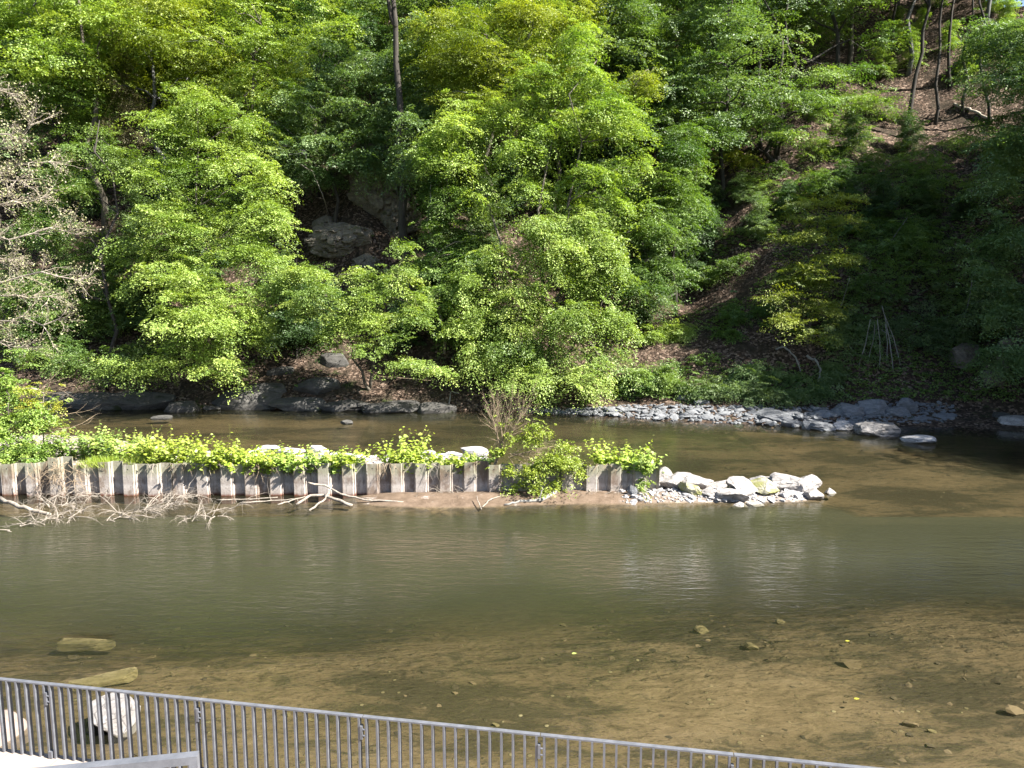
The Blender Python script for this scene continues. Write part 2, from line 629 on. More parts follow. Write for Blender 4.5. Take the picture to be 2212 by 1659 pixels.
# weathered sheet piles
k = NT('weathered_pile_steel')
v = k.pos()
z = k.sep(v)[2]
st = k.noise(3.0, k.pos((1.5, 1.5, 0.35)), 6, 0.65)
fine = k.noise(14, v, 5, 0.6)
zz = k.math('ADD', z, k.math('MULTIPLY', k.math('SUBTRACT', st, 0.5), 0.22))
band = k.ramp(zz, [(0.0, (0.12, 0.045, 0.028)), (0.1, (0.30, 0.26, 0.24)), (0.42, (0.37, 0.34, 0.325)), (0.55, (0.27, 0.24, 0.225)), (0.8, (0.3, 0.275, 0.25)), (1.0, (0.23, 0.225, 0.17))])
col = k.mix(k.mapr(fine, 0.5, 0.72, 0.0, 0.55), band, (0.15, 0.13, 0.115))
oi = k.n('ShaderNodeObjectInfo').outputs['Random']
col = k.mix(k.mapr(st, 0.56, 0.7, 0.0, 0.6), col, (0.40, 0.365, 0.34))
rs = k.noise(1.1, k.pos((1, 1, 0.5)), 6, 0.7)
col = k.mix(k.mapr(k.math('MULTIPLY_ADD', oi, 0.12, rs), 0.56, 0.7, 0.0, 0.75), col, (0.115, 0.075, 0.05))
run = k.noise(9.0, k.pos((1.6, 1.6, 0.12)), 4, 0.6)
col = k.mix(k.mapr(run, 0.55, 0.7, 0.0, 0.55), col, (0.09, 0.078, 0.066))
k.princ(col, 0.85, k.bump(fine, 0.5, 0.02), spec=0.2)
M['pile'] = k.m
k = NT('hole_shade_black')
k.princ((0.012, 0.010, 0.009), 0.95)
M['hole_shade'] = k.m

# galvanised, painted steel
k = NT('galvanised_steel')
v = k.pos()
n = k.noise(9, v, 5, 0.6)
n2 = k.noise(60, v, 2)
col = k.ramp(k.math('MULTIPLY_ADD', n2, 0.3, n), [(0.4, (0.105, 0.112, 0.132)), (0.9, (0.165, 0.172, 0.2))])
k.princ(col, k.mapr(n, 0.3, 0.7, 0.42, 0.6), k.bump(n2, 0.08, 0.004), 0.35, 0.4)
M['steel'] = k.m
# paving
k = NT('concrete_paving')
v = k.pos((1, 1, 1), (0, 0, math.radians(10)))
br = k.n('ShaderNodeTexBrick')
br.offset = 0.0
br.inputs['Scale'].default_value = 1.0
br.inputs['Brick Width'].default_value = 0.75
br.inputs['Row Height'].default_value = 0.75
br.inputs['Mortar Size'].default_value = 0.007
br.inputs['Color1'].default_value = (0.26, 0.215, 0.185, 1)
br.inputs['Color2'].default_value = (0.30, 0.25, 0.215, 1)
br.inputs['Mortar'].default_value = (0.12, 0.1, 0.085, 1)
k.l(v, br.inputs['Vector'])
col = k.mix(0.5, br.outputs[0], k.mix(k.noise(25, v, 4), (0.22, 0.185, 0.16), (0.33, 0.28, 0.245)))
k.princ(col, 0.9, k.bump(k.noise(60, v, 3), 0.2, 0.01))
M['paving'] = k.m


# ------------------------------------------------------------------ setting
def grid_faces(nx, ny):
    i = np.arange(nx - 1)[:, None] * ny + np.arange(ny - 1)[None, :]
    return np.stack([i, i + ny, i + ny + 1, i + 1], -1).reshape(-1, 4)


xs = np.concatenate([np.arange(-90, -45, 1.5), np.arange(-45, 40, 0.4), np.arange(40, 75, 0.4)])
ss = np.concatenate([np.arange(-2.2, 12, 0.28), np.arange(12, 30, 0.5), np.arange(30, 92, 1.2)])
XX, S_ = np.meshgrid(xs, ss, indexing='ij')
YY = wl(XX) + S_
ZZ = hill(XX, YY)
ZZ = np.where(S_ < 0, np.minimum(ZZ, S_ * 0.35), ZZ)
terr = link('hillside', mesh_np('hillside', np.stack([XX, YY, ZZ], -1).reshape(-1, 3), grid_faces(len(xs), len(ss)), M['soil'], smooth=True))
tag(terr, 'steep brown wooded hillside above the far river bank', 'hillside', kind='structure')

xs = np.concatenate([np.arange(-75, -30, 0.8), np.arange(-30, 30, 0.16), np.arange(30, 70, 0.8)])
ys = np.concatenate([np.arange(4.2, 28, 0.25), np.arange(28, 42, 0.12), np.arange(42, 66, 0.5)])
XX, YY = np.meshgrid(xs, ys, indexing='ij')
ZB = bed(XX, YY)
ZB = ZB - 2.0 * (YY > wl(XX) + 1.5)
bedo = link('riverbed', mesh_np('riverbed', np.stack([XX, YY, ZB], -1).reshape(-1, 3), grid_faces(len(xs), len(ys)), M['bed'], smooth=True))
tag(bedo, 'sandy brown riverbed with a gravel bar rising along the pile wall', 'riverbed', kind='structure')
depth = np.clip(-np.maximum(ZB, np.where(YY > wl(XX) - 2, (YY - wl(XX)) * 0.35, -9)), 0, 1)
for (u_, v_, hx_, hy_, a_) in ((188, 1386, 0.66, 0.13, 0.03), (222, 1458, 0.74, 0.2, 0.42)):
    q_ = G(u_, v_, -0.1)
    lx_ = (XX - q_[0]) * math.cos(a_) + (YY - q_[1]) * math.sin(a_)
    ly_ = -(XX - q_[0]) * math.sin(a_) + (YY - q_[1]) * math.cos(a_)
    depth = np.where((np.abs(lx_) < hx_) & (np.abs(ly_) < hy_), np.minimum(depth, 0.12), depth)
chan = np.exp(-((YY - 23.2) / 4.8) ** 2)
flow = 0.04 + 0.36 * chan * (0.25 + 1.0 * vnoise(XX * 0.22, YY * 0.4, 41)) * (1 - 0.7 * sstep(3, 7, XX) * sstep(24.5, 27.5, YY)) + 0.03 * vnoise(XX * 0.4, YY * 0.5, 43)
wat = link('river', mesh_np('river', np.stack([XX, YY, XX * 0], -1).reshape(-1, 3), grid_faces(len(xs), len(ys)), M['water'], smooth=True,
                            attrs={'depth': depth.ravel(), 'flow': flow.ravel()}))
tag(wat, 'shallow olive brown river water', 'river', kind='structure')

# ------------------------------------------------------------------ near bank: promenade and railings
ZR = H - 5.2                       # top of the river railing
RP0 = np.array([-6.06, 9.33])
RP4 = np.array([2.46, 7.83])
rd = (RP4 - RP0) / 4
L = np.linalg.norm(rd)
rdir = np.array([*(rd / L), 0])
rnor = np.array([-rdir[1], rdir[0], 0])
AX = [rdir, rnor, np.array([0, 0, 1.0])]
ZP = 2.66


def rpt(s, off=0.0, z=0.0):
    p = RP0 + rd / L * s
    return np.array([p[0], p[1], 0]) + rnor * off + np.array([0, 0, z])


mb = MB()
a = rpt(-8.5, 0.05)
b = rpt(14, 0.05)
cc = rpt(14, -12)
dd = rpt(-8.5, -12)
for zt, zb in ((ZP, ZP - 0.14),):
    V = [[*q[:2], zz_] for zz_ in (zt, zb) for q in (a, b, cc, dd)]
    mb.add(V, [(3, 2, 1, 0), (4, 5, 6, 7), (0, 1, 5, 4), (1, 2, 6, 5), (2, 3, 7, 6), (3, 0, 4, 7)])
tag(mb.build('promenade', M['paving']), 'pale concrete slab promenade inside the river railing', 'promenade', kind='structure')
mb = MB()
mb.box(rpt(2.75, -0.4, ZP / 2 - 0.55), 22.3, 0.5, ZP + 0.8, AX)
tag(mb.build('quay_wall', M['paving']), 'concrete quay wall carrying the promenade above the water', 'wall', kind='structure')

rail = root('river_railing', rpt(0, 0, ZP), 'long grey steel bar railing along the promenade edge', 'railing')


def rail_part(name, fn):
    m_ = MB()
    fn(m_)
    return m_.build(name, M['steel'], rail, origin=rpt(0, 0, ZP))


PH = ZR - ZP
for kp in range(-1, 5):
    s0 = kp * L
    e0 = 0.012
    rail_part('handrail', lambda m_: m_.box(rpt(s0 + L / 2, 0, ZR - 0.009), L - 0.01, 0.055, 0.018, AX))
bar_me = None
nb = 16
first = None
for kp in range(-1, 5):
    for j in range(nb):
        s = kp * L + 0.045 + (L - 0.09) * j / (nb - 1)
        if s < -1.35 or s > 4.85 * L:
            continue
        p = rpt(s, 0, 0)
        if first is None:
            m_ = MB()
            m_.box(np.array([0, 0, (ZR - 0.018 - ZP + 0.1) / 2 - 0.1]), 0.024, 0.064, ZR - 0.018 - ZP + 0.1, AX)
            first = m_.build('baluster', M['steel'], rail)
            o = first
        else:
            o = first.copy()
            C.objects.link(o)
            o.parent = rail
        q = p - rpt(0)
        o.location = (q[0], q[1], 0)
for kp in range(0, 5):
    s = kp * L
    rail_part('connector_plate', lambda m_: m_.box(rpt(s - 0.012, -0.02, ZR - 0.2), 0.03, 0.05, 0.17, AX))
    rail_part('foot_plate', lambda m_: m_.box(rpt(s - 0.012, -0.02, ZP + 0.02), 0.05, 0.06, 0.16, AX))

for kp in range(0, 5):
    for dz_ in (0.16, 0.24):
        rail_part('bolt', lambda m_: m_.tube(np.array([rpt(kp * L + 0.006, -0.03, ZR - dz_), rpt(kp * L + 0.03, -0.03, ZR - dz_)]), [0.011, 0.011], 8))
# nearer stair railing, bottom left corner
e1 = G(428, 1627.5, H - 2.42)
e0 = G(132, 1658, H - 2.42)
sd = e1 - e0
sd /= np.linalg.norm(sd)
sn = np.array([-sd[1], sd[0], 0])
AX2 = [sd, sn, np.array([0, 0, 1.0])]
st = root('stair_railing', e1 - np.array([0, 0, 1.05]), 'nearer grey steel stair railing ending in a square corner post', 'railing')
o0 = e1 - np.array([0, 0, 1.05])
m_ = MB()
m_.box(e1 - sd * 1.5 + np.array([0, 0, -0.022]), 3.0, 0.05, 0.044, AX2)
m_.build('handrail', M['steel'], st, origin=o0)
m_ = MB()
m_.box(e1 - sd * 0.018 + np.array([0, 0, -0.044 - 0.503]), 0.036, 0.05, 1.006, AX2)
m_.build('end_post', M['steel'], st, origin=o0)
for j in range(1, 22):
    m_ = MB()
    m_.box(e1 - sd * (0.036 + 0.085 * j) + np.array([0, 0, -0.044 - 0.503]), 0.016, 0.03, 1.0, AX2)
    m_.build('baluster', M['steel'], st, origin=o0)
mb = MB()
mb.box(e1 + np.array([-2.4, -1.55, -1.05 - 0.1]), 5.0, 3.4, 0.2)
mb.box(e1 + np.array([-2.4, -1.55, -1.05 - 0.2 - (o0[2] - 0.2 - ZP) / 2 + 0.002]), 4.6, 3.0, o0[2] - 0.2 - ZP)
tag(mb.build('stair_landing', M['paving']), 'concrete stair landing under the nearer railing', 'landing', kind='structure')

# ------------------------------------------------------------------ sheet pile wall
YW = 30.95                          # front face
PER = 1.016
FW, WB = 0.42, 0.10                 # flange width, web run
DP = 0.21
X0W = -22.3
NP = 28
wall = root('sheet_pile_wall', (X0W, YW, 0), 'weathered grey steel sheet pile wall zigzagging along the gravel spit', 'retaining wall')
# profile of one pile (front flange, right web with interlock rib, back flange, left web), thickness outward (-Y is the front)
prof = [(0, 0), (FW, 0), (FW + WB * 0.45, DP * 0.45), (FW + WB * 0.45 + 0.025, DP * 0.45 - 0.03), (FW + WB * 0.55 + 0.03, DP * 0.55 - 0.03),
        (FW + WB * 0.55, DP * 0.55), (FW + WB, DP), (PER - WB, DP), (PER, 0)]
pr = np.array(prof)


def pile_mesh(h, seed):
    r_ = np.random.default_rng(seed)
    nrm_ = np.zeros_like(pr)
    d_ = np.diff(pr, axis=0)
    nn = np.stack([-d_[:, 1], d_[:, 0]], 1)
    nn /= np.linalg.norm(nn, axis=1)[:, None]
    nrm_[:-1] += nn
    nrm_[1:] += nn
    nrm_ /= np.linalg.norm(nrm_, axis=1)[:, None]
    back = pr + nrm_ * 0.014
    back[0, 0] = pr[0, 0]
    back[-1, 0] = pr[-1, 0]
    loop = np.concatenate([pr, back[::-1]])
    loop[:, 0] *= (PER - 0.003) / PER
    n = len(loop)
    zs = [-1.6, 0.02, h * 0.5, h]
    V = []
    for zi, zv in enumerate(zs):
        for q in loop:
            V.append([q[0], q[1], zv + (r_.normal() * 0.004 if zi == 3 else 0)])
    F = []
    for a_ in range(len(zs) - 1):
        for i in range(n):
            j = (i + 1) % n
            F.append((a_ * n + i, a_ * n + j, (a_ + 1) * n + j, (a_ + 1) * n + i))
    mid = [0] * len(F)
    np_ = len(pr)
    for i in range(np_ - 1):
        b_ = 3 * n
        F.append((b_ + i, b_ + i + 1, b_ + n - 2 - i, b_ + n - 1 - i))
        mid.append(0)
    # lifting holes near the top: discs coloured black for the shade inside, standing 3 mm proud of the flange
    for cx in ([0.21] if r_.random() < 0.6 else [0.13, 0.3]):
        b_ = len(V)
        cz = h - 0.2
        for k_ in range(10):
            an = 2 * math.pi * k_ / 10
            V.append([cx + 0.027 * math.cos(an), -0.003, cz + 0.027 * math.sin(an)])
        F.append(tuple(range(b_ + 9, b_ - 1, -1)))
        mid.append(1)
    return mesh_np('sheet_pile', np.array(V), F, [M['pile'], M['hole_shade']], matidx=mid)


pile_var = [pile_mesh(hh_, i) for i, hh_ in enumerate((1.36, 1.33, 1.40))]
tall = pile_mesh(1.62, 9)
for i in range(NP):
    xw = i * PER
    me = tall if i == 3 else pile_var[(i * 7) % 3]
    o = link('sheet_pile', me, wall)
    o.location = (xw, 0.05 * math.sin(i * 1.7), 0.03 * math.sin(i * 2.9) - (0.03 if i > 22 else 0))
    o.rotation_euler = (0.012 * math.sin(i * 5.1), 0.01 * math.sin(i * 3.3), 0)
    if i == 3:
        o['label'] = 'taller rusty pile standing above its neighbours'


# ------------------------------------------------------------------ rocks
def rock_mesh(name, seed, size, mat, cuts=11, flat=0.0, rough=0.05, sub=3, box=0.0, crag=0.0):
    r_ = np.random.default_rng(seed)
    bm = bmesh.new()
    bmesh.ops.create_icosphere(bm, subdivisions=sub, radius=1.0)
    V = np.array([v_.co[:] for v_ in bm.verts])
    if box:
        V = V * (1 - box) + box * V / np.abs(V).max(axis=1, keepdims=True)
    for i in range(cuts):
        n = r_.normal(size=3)
        if r_.random() < flat:
            n = np.array([r_.normal() * 0.18, r_.normal() * 0.18, 1 if r_.random() < 0.65 else -1])
        n /= np.linalg.norm(n)
        d = r_.uniform(0.36, 0.74) if not box else r_.uniform(0.72, 1.05)
        t = V @ n - d
        V = V - np.where(t > 0, t, 0)[:, None] * n * 0.96
    V[:, 0] += rough * fbm(V[:, 1] * 2.3 + seed, V[:, 2] * 2.3, seed)
    V[:, 1] += rough * fbm(V[:, 0] * 2.3 + seed, V[:, 2] * 2.3, seed + 3)
    V[:, 2] += rough * fbm(V[:, 0] * 2.3 + seed, V[:, 1] * 2.3, seed + 5)
    if crag:
        q = np.floor(V[:, 2] * 4.5 + 0.8 * fbm(V[:, 0] * 2, V[:, 1] * 2, seed, 2))
        ang = np.arctan2(V[:, 1], V[:, 0])
        st_ = vnoise(q * 3.7 + seed, np.floor(ang * 4.0) * 1.3 + q, seed) - 0.5
        V[:, :2] *= (1 + crag * st_)[:, None]
        V[:, 2] += crag * 0.25 * (vnoise(np.floor(ang * 5), q * 0, seed + 2) - 0.5)
    mx = np.abs(V).max(axis=0)
    V = V / mx * np.asarray(size) / 2
    F = np.array([[v_.index for v_ in f.verts] for f in bm.faces], dtype=np.int32)
    bm.free()
    return mesh_np(name, V, F, mat)


def rock(name, loc, size, mat, seed, label, cat='rock', group=None, rot=(0, 0, 0), cuts=11, flat=0.0, sub=3, box=0.0, crag=0.0):
    o = link(name, rock_mesh(name, seed, size, mat, cuts, flat, sub=sub, box=box, crag=crag))
    o.location = tuple(float(c_) for c_ in loc)
    o.rotation_euler = rot
    return tag(o, label, cat, group)


# boulders on the tip of the spit: (u centre, v bottom, width px, height px, material, label)
tip = [
    (1432, 1060, 62, 62, 'rock_pale', 'tall angular pale rock leaning beside the last pile'),
    (1468, 1070, 60, 44, 'rock_pale', 'pointed pale rock just right of the tall angular one'),
    (1508, 1068, 66, 38, 'rock_pale', 'wide rounded white boulder behind the mossy rock'),
    (1498, 1080, 44, 34, 'rock_moss', 'yellowish mossy rock at the edge of the pebble spit'),
    (1552, 1062, 56, 30, 'rock_pale', 'low white boulder in the middle of the spit heap'),
    (1540, 1082, 40, 22, 'rock_pale', 'small white rock low between the mossy rock and the waterline'),
    (1582, 1086, 66, 34, 'rock_pale', 'white sloping slab at the front edge of the spit heap'),
    (1580, 1048, 22, 14, 'rock_pale', 'fist shaped white stone perched on top of the heap'),
    (1614, 1082, 60, 44, 'rock_pale', 'big smooth white boulder in the centre front of the heap'),
    (1630, 1052, 40, 26, 'rock_pale', 'small grey white boulder left of the heap summit'),
    (1660, 1062, 62, 50, 'rock_pale', 'highest boulder of the spit heap with a shaded left face'),
    (1662, 1080, 60, 34, 'rock_moss', 'yellow tinged boulder below the highest one'),
    (1715, 1068, 66, 42, 'rock_pale', 'large fractured white boulder right of the summit'),
    (1744, 1070, 60, 44, 'rock_pale', 'long white boulder sloping down to the tip of the spit'),
    (1760, 1080, 40, 34, 'rock_pale', 'grey faceted rock at the very tip of the heap'),
    (1702, 1082, 26, 12, 'rock_pale', 'flat small white stone at the waterline under the fractured boulder'),
    (1600, 1094, 32, 12, 'rock_pale', 'low white stone half sunk in front of the heap'),
    (1797, 1066, 24, 15, 'rock_pale', 'lone white stone standing in the water beyond the spit'),
    (1365, 1080, 18, 24, 'rock_slate', 'small dark upright stone at the foot of the last pile'),
    (1640, 1090, 36, 12, 'rock_pale', 'thin pale stone lying in the water below the centre boulder'),
]
for i, (u, v, wp, hp, mt, lab) in enumerate(tip):
    p = G(u, v, 0.0)
    sc_ = p[1] / FD
    ww, hh_ = wp * sc_ * 1.28, hp * sc_ * 1.2
    zb = max(float(bed(p[0], p[1])), -0.12)
    back_ = ww * 0.4
    rock('boulder', (p[0], p[1] + back_ * 0.8, zb + hh_ * 0.3), (ww * 1.1, back_ * 2.0, hh_ * 1.0), M[mt], 100 + i, lab, 'rock',
         'boulders heaped on the tip of the spit', rot=(0, 0, rng.uniform(-0.4, 0.4)), cuts=14, crag=0.12, sub=4)

# pale rocks on the bar behind the pile wall
bar = [(575, 974, 50, 20, 'blocky white rock at the left end of the gravel bar'),
       (620, 976, 70, 16, 'long flat white slab on the bar beside the blocky rock'),
       (555, 988, 40, 10, 'thin pale slab low on the left of the gravel bar'),
       (690, 980, 46, 24, 'jagged white rock standing up from the gravel bar'),
       (740, 978, 40, 8, 'slender white stone lying flat behind the leaves'),
       (728, 988, 34, 8, 'thin white slab in front of the slender stone'),
       (664, 984, 40, 10, 'low white slab between the flat slab and the jagged rock'),
       (775, 986, 36, 8, 'flat pale stone left of the bright gravel patch'),
       (930, 988, 40, 12, 'flat white rock right of the tall leafy plant'),
       (955, 984, 26, 12, 'small rounded white stone near the flat rock'),
       (985, 988, 56, 12, 'broad low white slab in front of the pointed rock'),
       (1022, 978, 62, 22, 'large pointed white rock at the right end of the bar'),
       (1030, 990, 50, 10, 'thin pale slab under the pointed rock'),
       (968, 975, 12, 8, 'tiny white stone at the water behind the bar'),
       (640, 992, 40, 8, 'low pale stone half hidden by the leaves below the long slab')]
for i, (u, v, wp, hp, lab) in enumerate(bar):
    p = G(u, v, 0.22)
    sc_ = p[1] / FD
    ww, hh_ = wp * sc_ * 1.1, hp * sc_ * 1.1
    zb = float(bed(p[0], p[1]))
    rock('pale_rock', (p[0], p[1] + ww * 0.2, max(zb, 0.0) + hh_ * 0.38), (ww, min(ww, 1.1) * 0.75, hh_ * 1.25), M['rock_white'], 200 + i, lab, 'rock',
         'pale rocks on the gravel bar', rot=(0, 0, rng.uniform(-0.3, 0.3)), cuts=10, flat=0.5)

# rocks of the right hand shore
shore = [(1905, 942, 86, 26, 'rock_grey', 'long pale boulder standing alone in the dark water'),
         (1868, 936, 40, 20, 'rock_grey', 'small pale rock touching the long boulder at its left'),
         (1992, 957, 70, 11, 'rock_white', 'low broken pale rock farthest right in the water'),
         (1826, 930, 44, 16, 'rock_white', 'blocky pale rock at the end of the shore stones'),
         (1824, 918, 32, 9, 'rock_white', 'small flat slab lying on the blocky rock'),
         (1780, 930, 60, 15, 'rock_slate', 'tilted striped slate slab at the waterline'),
         (1744, 928, 20, 18, 'rock_slate', 'narrow upright stone left of the striped slab'),
         (1715, 922, 46, 12, 'rock_slate', 'flat slate stone at the water left of the narrow stone'),
         (1680, 912, 90, 18, 'rock_slate', 'wide flat pale slate slab on the shingle'),
         (1790, 908, 56, 18, 'rock_slate', 'squarish grey stone in front of the big leaning slab'),
         (1838, 906, 90, 30, 'rock_slate', 'big leaning slate slab at the right end of the shingle'),
         (1900, 906, 74, 36, 'rock_slate', 'bulky dark slate boulder right of the leaning slab'),
         (1946, 908, 66, 24, 'rock_slate', 'broad grey slate boulder by the dark pool'),
         (1960, 890, 48, 26, 'rock_slate', 'grey block on the bank above the broad boulder'),
         (1990, 914, 80, 9, 'rock_slate', 'long thin slate ledge just above the water'),
         (2050, 912, 60, 14, 'rock_slate', 'wedge shaped slate at the right shore'),
         (2030, 898, 60, 10, 'rock_slate', 'flat layered slate above the thin ledge'),
         (1700, 866, 22, 14, 'rock_slate', 'mossy rounded stone under the shore bushes'),
         (1585, 860, 18, 10, 'rock_pale', 'small pale stone above the shingle at the earth bank'),
         (2110, 905, 80, 16, 'rock_ledge', 'dark slate shelf under the right bank'),
         (2170, 915, 60, 20, 'rock_ledge', 'brownish rock shelf at the right edge'),
         (2150, 838, 44, 36, 'rock_cliff', 'grey rounded outcrop under the right hand branches'),
         (2090, 790, 60, 44, 'rock_cliff', 'layered dark outcrop on the slope at right'),
         (2190, 800, 60, 60, 'rock_cliff', 'shaded outcrop half behind the right hand tree'),
         (1520, 874, 40, 9, 'rock_slate', 'grey slab at the back of the shingle'),
         (1475, 864, 26, 10, 'rock_slate', 'small grey block at the left end of the earth bank'),
         (2210, 925, 80, 22, 'rock_pale', 'pale rock in the water at the right edge')]
for i, (u, v, wp, hp, mt, lab) in enumerate(shore):
    p = G(u, v, 0.0) if v > 896 else T(u, v)
    sc_ = p[1] / FD
    ww, hh_ = wp * sc_ * 1.08, hp * sc_ * 1.1
    zb = 0.0 if v > 896 else float(p[2])
    rock('shore_rock', (p[0], p[1] + ww * 0.22, zb + hh_ * 0.36), (ww, min(ww * 0.7, 2.0), hh_ * 1.4), M[mt], 300 + i, lab, 'rock',
         'rocks along the far right shore', rot=(0, rng.uniform(-0.08, 0.12), rng.uniform(-0.3, 0.3)), cuts=14, box=0.45, crag=0.16, sub=4)

# rock ledges along the dark left shore
ledges = [(200, 884, 120, 34, 'dark flat ledge at the left end of the far shore'),
          (300, 884, 110, 40, 'grey stepped ledge right of the first dark ledge'),
          (390, 890, 60, 22, 'small jagged rock catching drift twigs at the shore'),
          (530, 884, 130, 40, 'smooth sunlit grey ledge sloping into the water'),
          (640, 886, 100, 26, 'low shaded ledge right of the smooth one'),
          (740, 888, 110, 22, 'long dark ledge below the leaning tree'),
          (850, 890, 110, 24, 'broken dark ledge under the leaning branches'),
          (940, 892, 70, 24, 'knobbly brown ledge left of the propped stick'),
          (455, 886, 30, 8, 'little pale slab by the shore in the shade'),
          (747, 916, 22, 8, 'small grey rock alone in the dark channel'),
          (345, 905, 34, 7, 'low dark stone barely above the channel'),
          (1010, 880, 60, 22, 'brown rock under the big central crown'),
          (1120, 878, 70, 20, 'brown layered rock behind the bare twigs'),
          (1190, 872, 60, 22, 'mossy rock right of the bare twigs'),
          (680, 850, 80, 34, 'dark boulder on the leafy bank behind the ledges'),
          (720, 790, 60, 30, 'grey boulder among dead leaves under the leaning tree'),
          (600, 812, 50, 20, 'mossy stone on the leafy bank at the left tree'),
          (560, 860, 90, 30, 'shaded rounded rock above the smooth ledge'),
          (120, 880, 100, 34, 'dark ledge behind the bush at the left')]
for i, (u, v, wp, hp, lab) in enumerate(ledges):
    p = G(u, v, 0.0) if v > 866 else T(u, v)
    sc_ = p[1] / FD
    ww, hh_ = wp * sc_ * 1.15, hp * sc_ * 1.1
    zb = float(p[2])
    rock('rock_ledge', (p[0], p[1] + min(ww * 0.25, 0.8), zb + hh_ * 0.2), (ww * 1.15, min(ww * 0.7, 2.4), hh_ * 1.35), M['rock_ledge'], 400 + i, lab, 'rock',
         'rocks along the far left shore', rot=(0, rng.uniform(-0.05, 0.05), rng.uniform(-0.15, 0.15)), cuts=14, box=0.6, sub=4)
# cliff outcrops high on the slope
for i, (u, v, wp, hp, lab) in enumerate([(818, 470, 110, 150, 'tall cracked grey cliff outcrop between the crowns'),
                                         (735, 545, 120, 60, 'smooth grey rock face below the cracked outcrop'),
                                         (860, 500, 80, 80, 'brown broken outcrop right of the tall cliff'),
                                         (700, 520, 60, 50, 'low grey outcrop at the left of the cliff foot'),
                                         (890, 640, 70, 60, 'shaded outcrop behind the middle foliage'),
                                         (790, 590, 60, 40, 'mossy outcrop just above the leaning tree')]):
    p = T(u, v)
    sc_ = p[1] / FD
    rock('cliff_outcrop', (p[0], p[1] + 0.6, p[2] + hp * sc_ * 0.42), (wp * sc_ * 1.2, 4.6, hp * sc_ * 1.3), M['rock_cliff'], 450 + i, lab, 'rock outcrop',
         rot=(0.12, 0, rng.uniform(-0.2, 0.2)), cuts=16, sub=5, box=0.5, crag=0.42)

# slate shingle strip: the larger flat pieces one by one, the rest one mass
slab_me = [rock_mesh('slate_piece', 500 + i, (1, 0.75, 0.26), M['rock_slate'], 10, 0.5, sub=2) for i in range(7)]
cnt = 0
r2 = np.random.default_rng(21)
for i in range(130):
    u = r2.uniform(1255, 1900)
    t = r2.random()
    lo = np.interp(u, [1255, 1350, 1500, 1640, 1760, 1900], [897, 902, 912, 918, 926, 918])
    hi_ = np.interp(u, [1255, 1350, 1500, 1640, 1760, 1900], [884, 878, 878, 882, 884, 880])
    v = lo + (hi_ - lo) * t
    p = T(u, v) if v < lo - 1 else G(u, v)
    o = link('slate_piece', slab_me[i % 7])
    sc_ = r2.uniform(0.45, 1.0) * (0.8 + 0.4 * r2.random())
    o.location = (float(p[0]), float(p[1]), float(max(p[2], 0.02)) + 0.06)
    o.scale = (sc_, sc_, sc_ * r2.uniform(0.7, 1.3))
    o.rotation_euler = (r2.normal() * 0.2, r2.normal() * 0.2, r2.uniform(0, 6.28))
    tag(o, 'flat blue grey slate piece lying in the shingle strip at the far waterline', 'stone', 'slate pieces of the shingle strip')


def scatter_mass(name, base_meshes, pts, scl, mat, label, kind='stuff', seed=1, tilt=0.25):
    r_ = np.random.default_rng(seed)
    Vs, Fs, n = [], [], 0
    data = []
    for me in base_meshes:
        co = np.zeros(len(me.vertices) * 3)
        me.vertices.foreach_get('co', co)
        lv = np.zeros(len(me.loops), dtype=np.int32)
        me.loops.foreach_get('vertex_index', lv)
        data.append((co.reshape(-1, 3), lv.reshape(-1, 3)))
    for p, s_ in zip(pts, scl):
        co, f = data[r_.integers(len(data))]
        a_ = r_.uniform(0, 6.28)
        tx, ty = r_.normal() * tilt, r_.normal() * tilt
        R = np.array([[math.cos(a_), -math.sin(a_), 0], [math.sin(a_), math.cos(a_), 0], [0, 0, 1]])
        R = np.array([[1, 0, tx], [0, 1, ty], [-tx, -ty, 1]]) @ R
        Vs.append((co * s_ * np.array([1, 1, r_.uniform(0.6, 1.4)])) @ R.T + p)
        Fs.append(f + n)
        n += len(co)
    o = link(name, mesh_np(name, np.concatenate(Vs), np.concatenate(Fs), mat))
    return tag(o, label, None, None, kind)


small_me = [rock_mesh('pebble', 520 + i, (1, 0.75, 0.35), M['rock_slate'], 8, 0.4, sub=1) for i in range(6)]
pts, scl = [], []
for i in range(1700):
    u = r2.uniform(1120, 2060)
    lo = np.interp(u, [960, 1255, 1350, 1500, 1640, 1760, 1900, 2080], [893, 897, 902, 912, 918, 926, 918, 914])
    hi_ = np.interp(u, [960, 1255, 1350, 1500, 1640, 1760, 1900, 2080], [882, 884, 876, 876, 880, 878, 868, 872])
    v = lo + (hi_ - lo) * r2.random()
    p = T(u, v)
    pts.append(p + np.array([0, 0, 0.03]))
    scl.append(r2.uniform(0.15, 0.42))
scatter_mass('slate_shingle', small_me, pts, scl, M['rock_slate'], 'blue grey slate shingle along the far waterline', seed=3)
# stones on the river bed (under water) and pebbles of the spit
pts, scl = [], []
for i in range(1500):
    X = r2.uniform(-14, 22)
    Y = r2.uniform(9.5, 22) if i % 3 else r2.uniform(33, 46)
    if fbm(X * 0.25, Y * 0.4, 77) < -0.02 and r2.random() < 0.85:
        continue
    pts.append(np.array([X, Y, float(bed(X, Y)) - 0.01]))
    scl.append(r2.uniform(0.05, 0.22) * (1.6 if r2.random() < 0.06 else 1))
k = NT('bed_stone')
oi = k.n('ShaderNodeNewGeometry').outputs['Random Per Island']
k.princ(k.ramp(oi, [(0.0, (0.035, 0.03, 0.022)), (0.5, (0.085, 0.066, 0.04)), (1.0, (0.17, 0.13, 0.08))]), 0.9)
M['bed_stone'] = k.m
scatter_mass('riverbed_stones', small_me, pts, scl, M['bed_stone'], 'brown stones strewn over the shallow riverbed', seed=4, tilt=0.15)
pts, scl = [], []
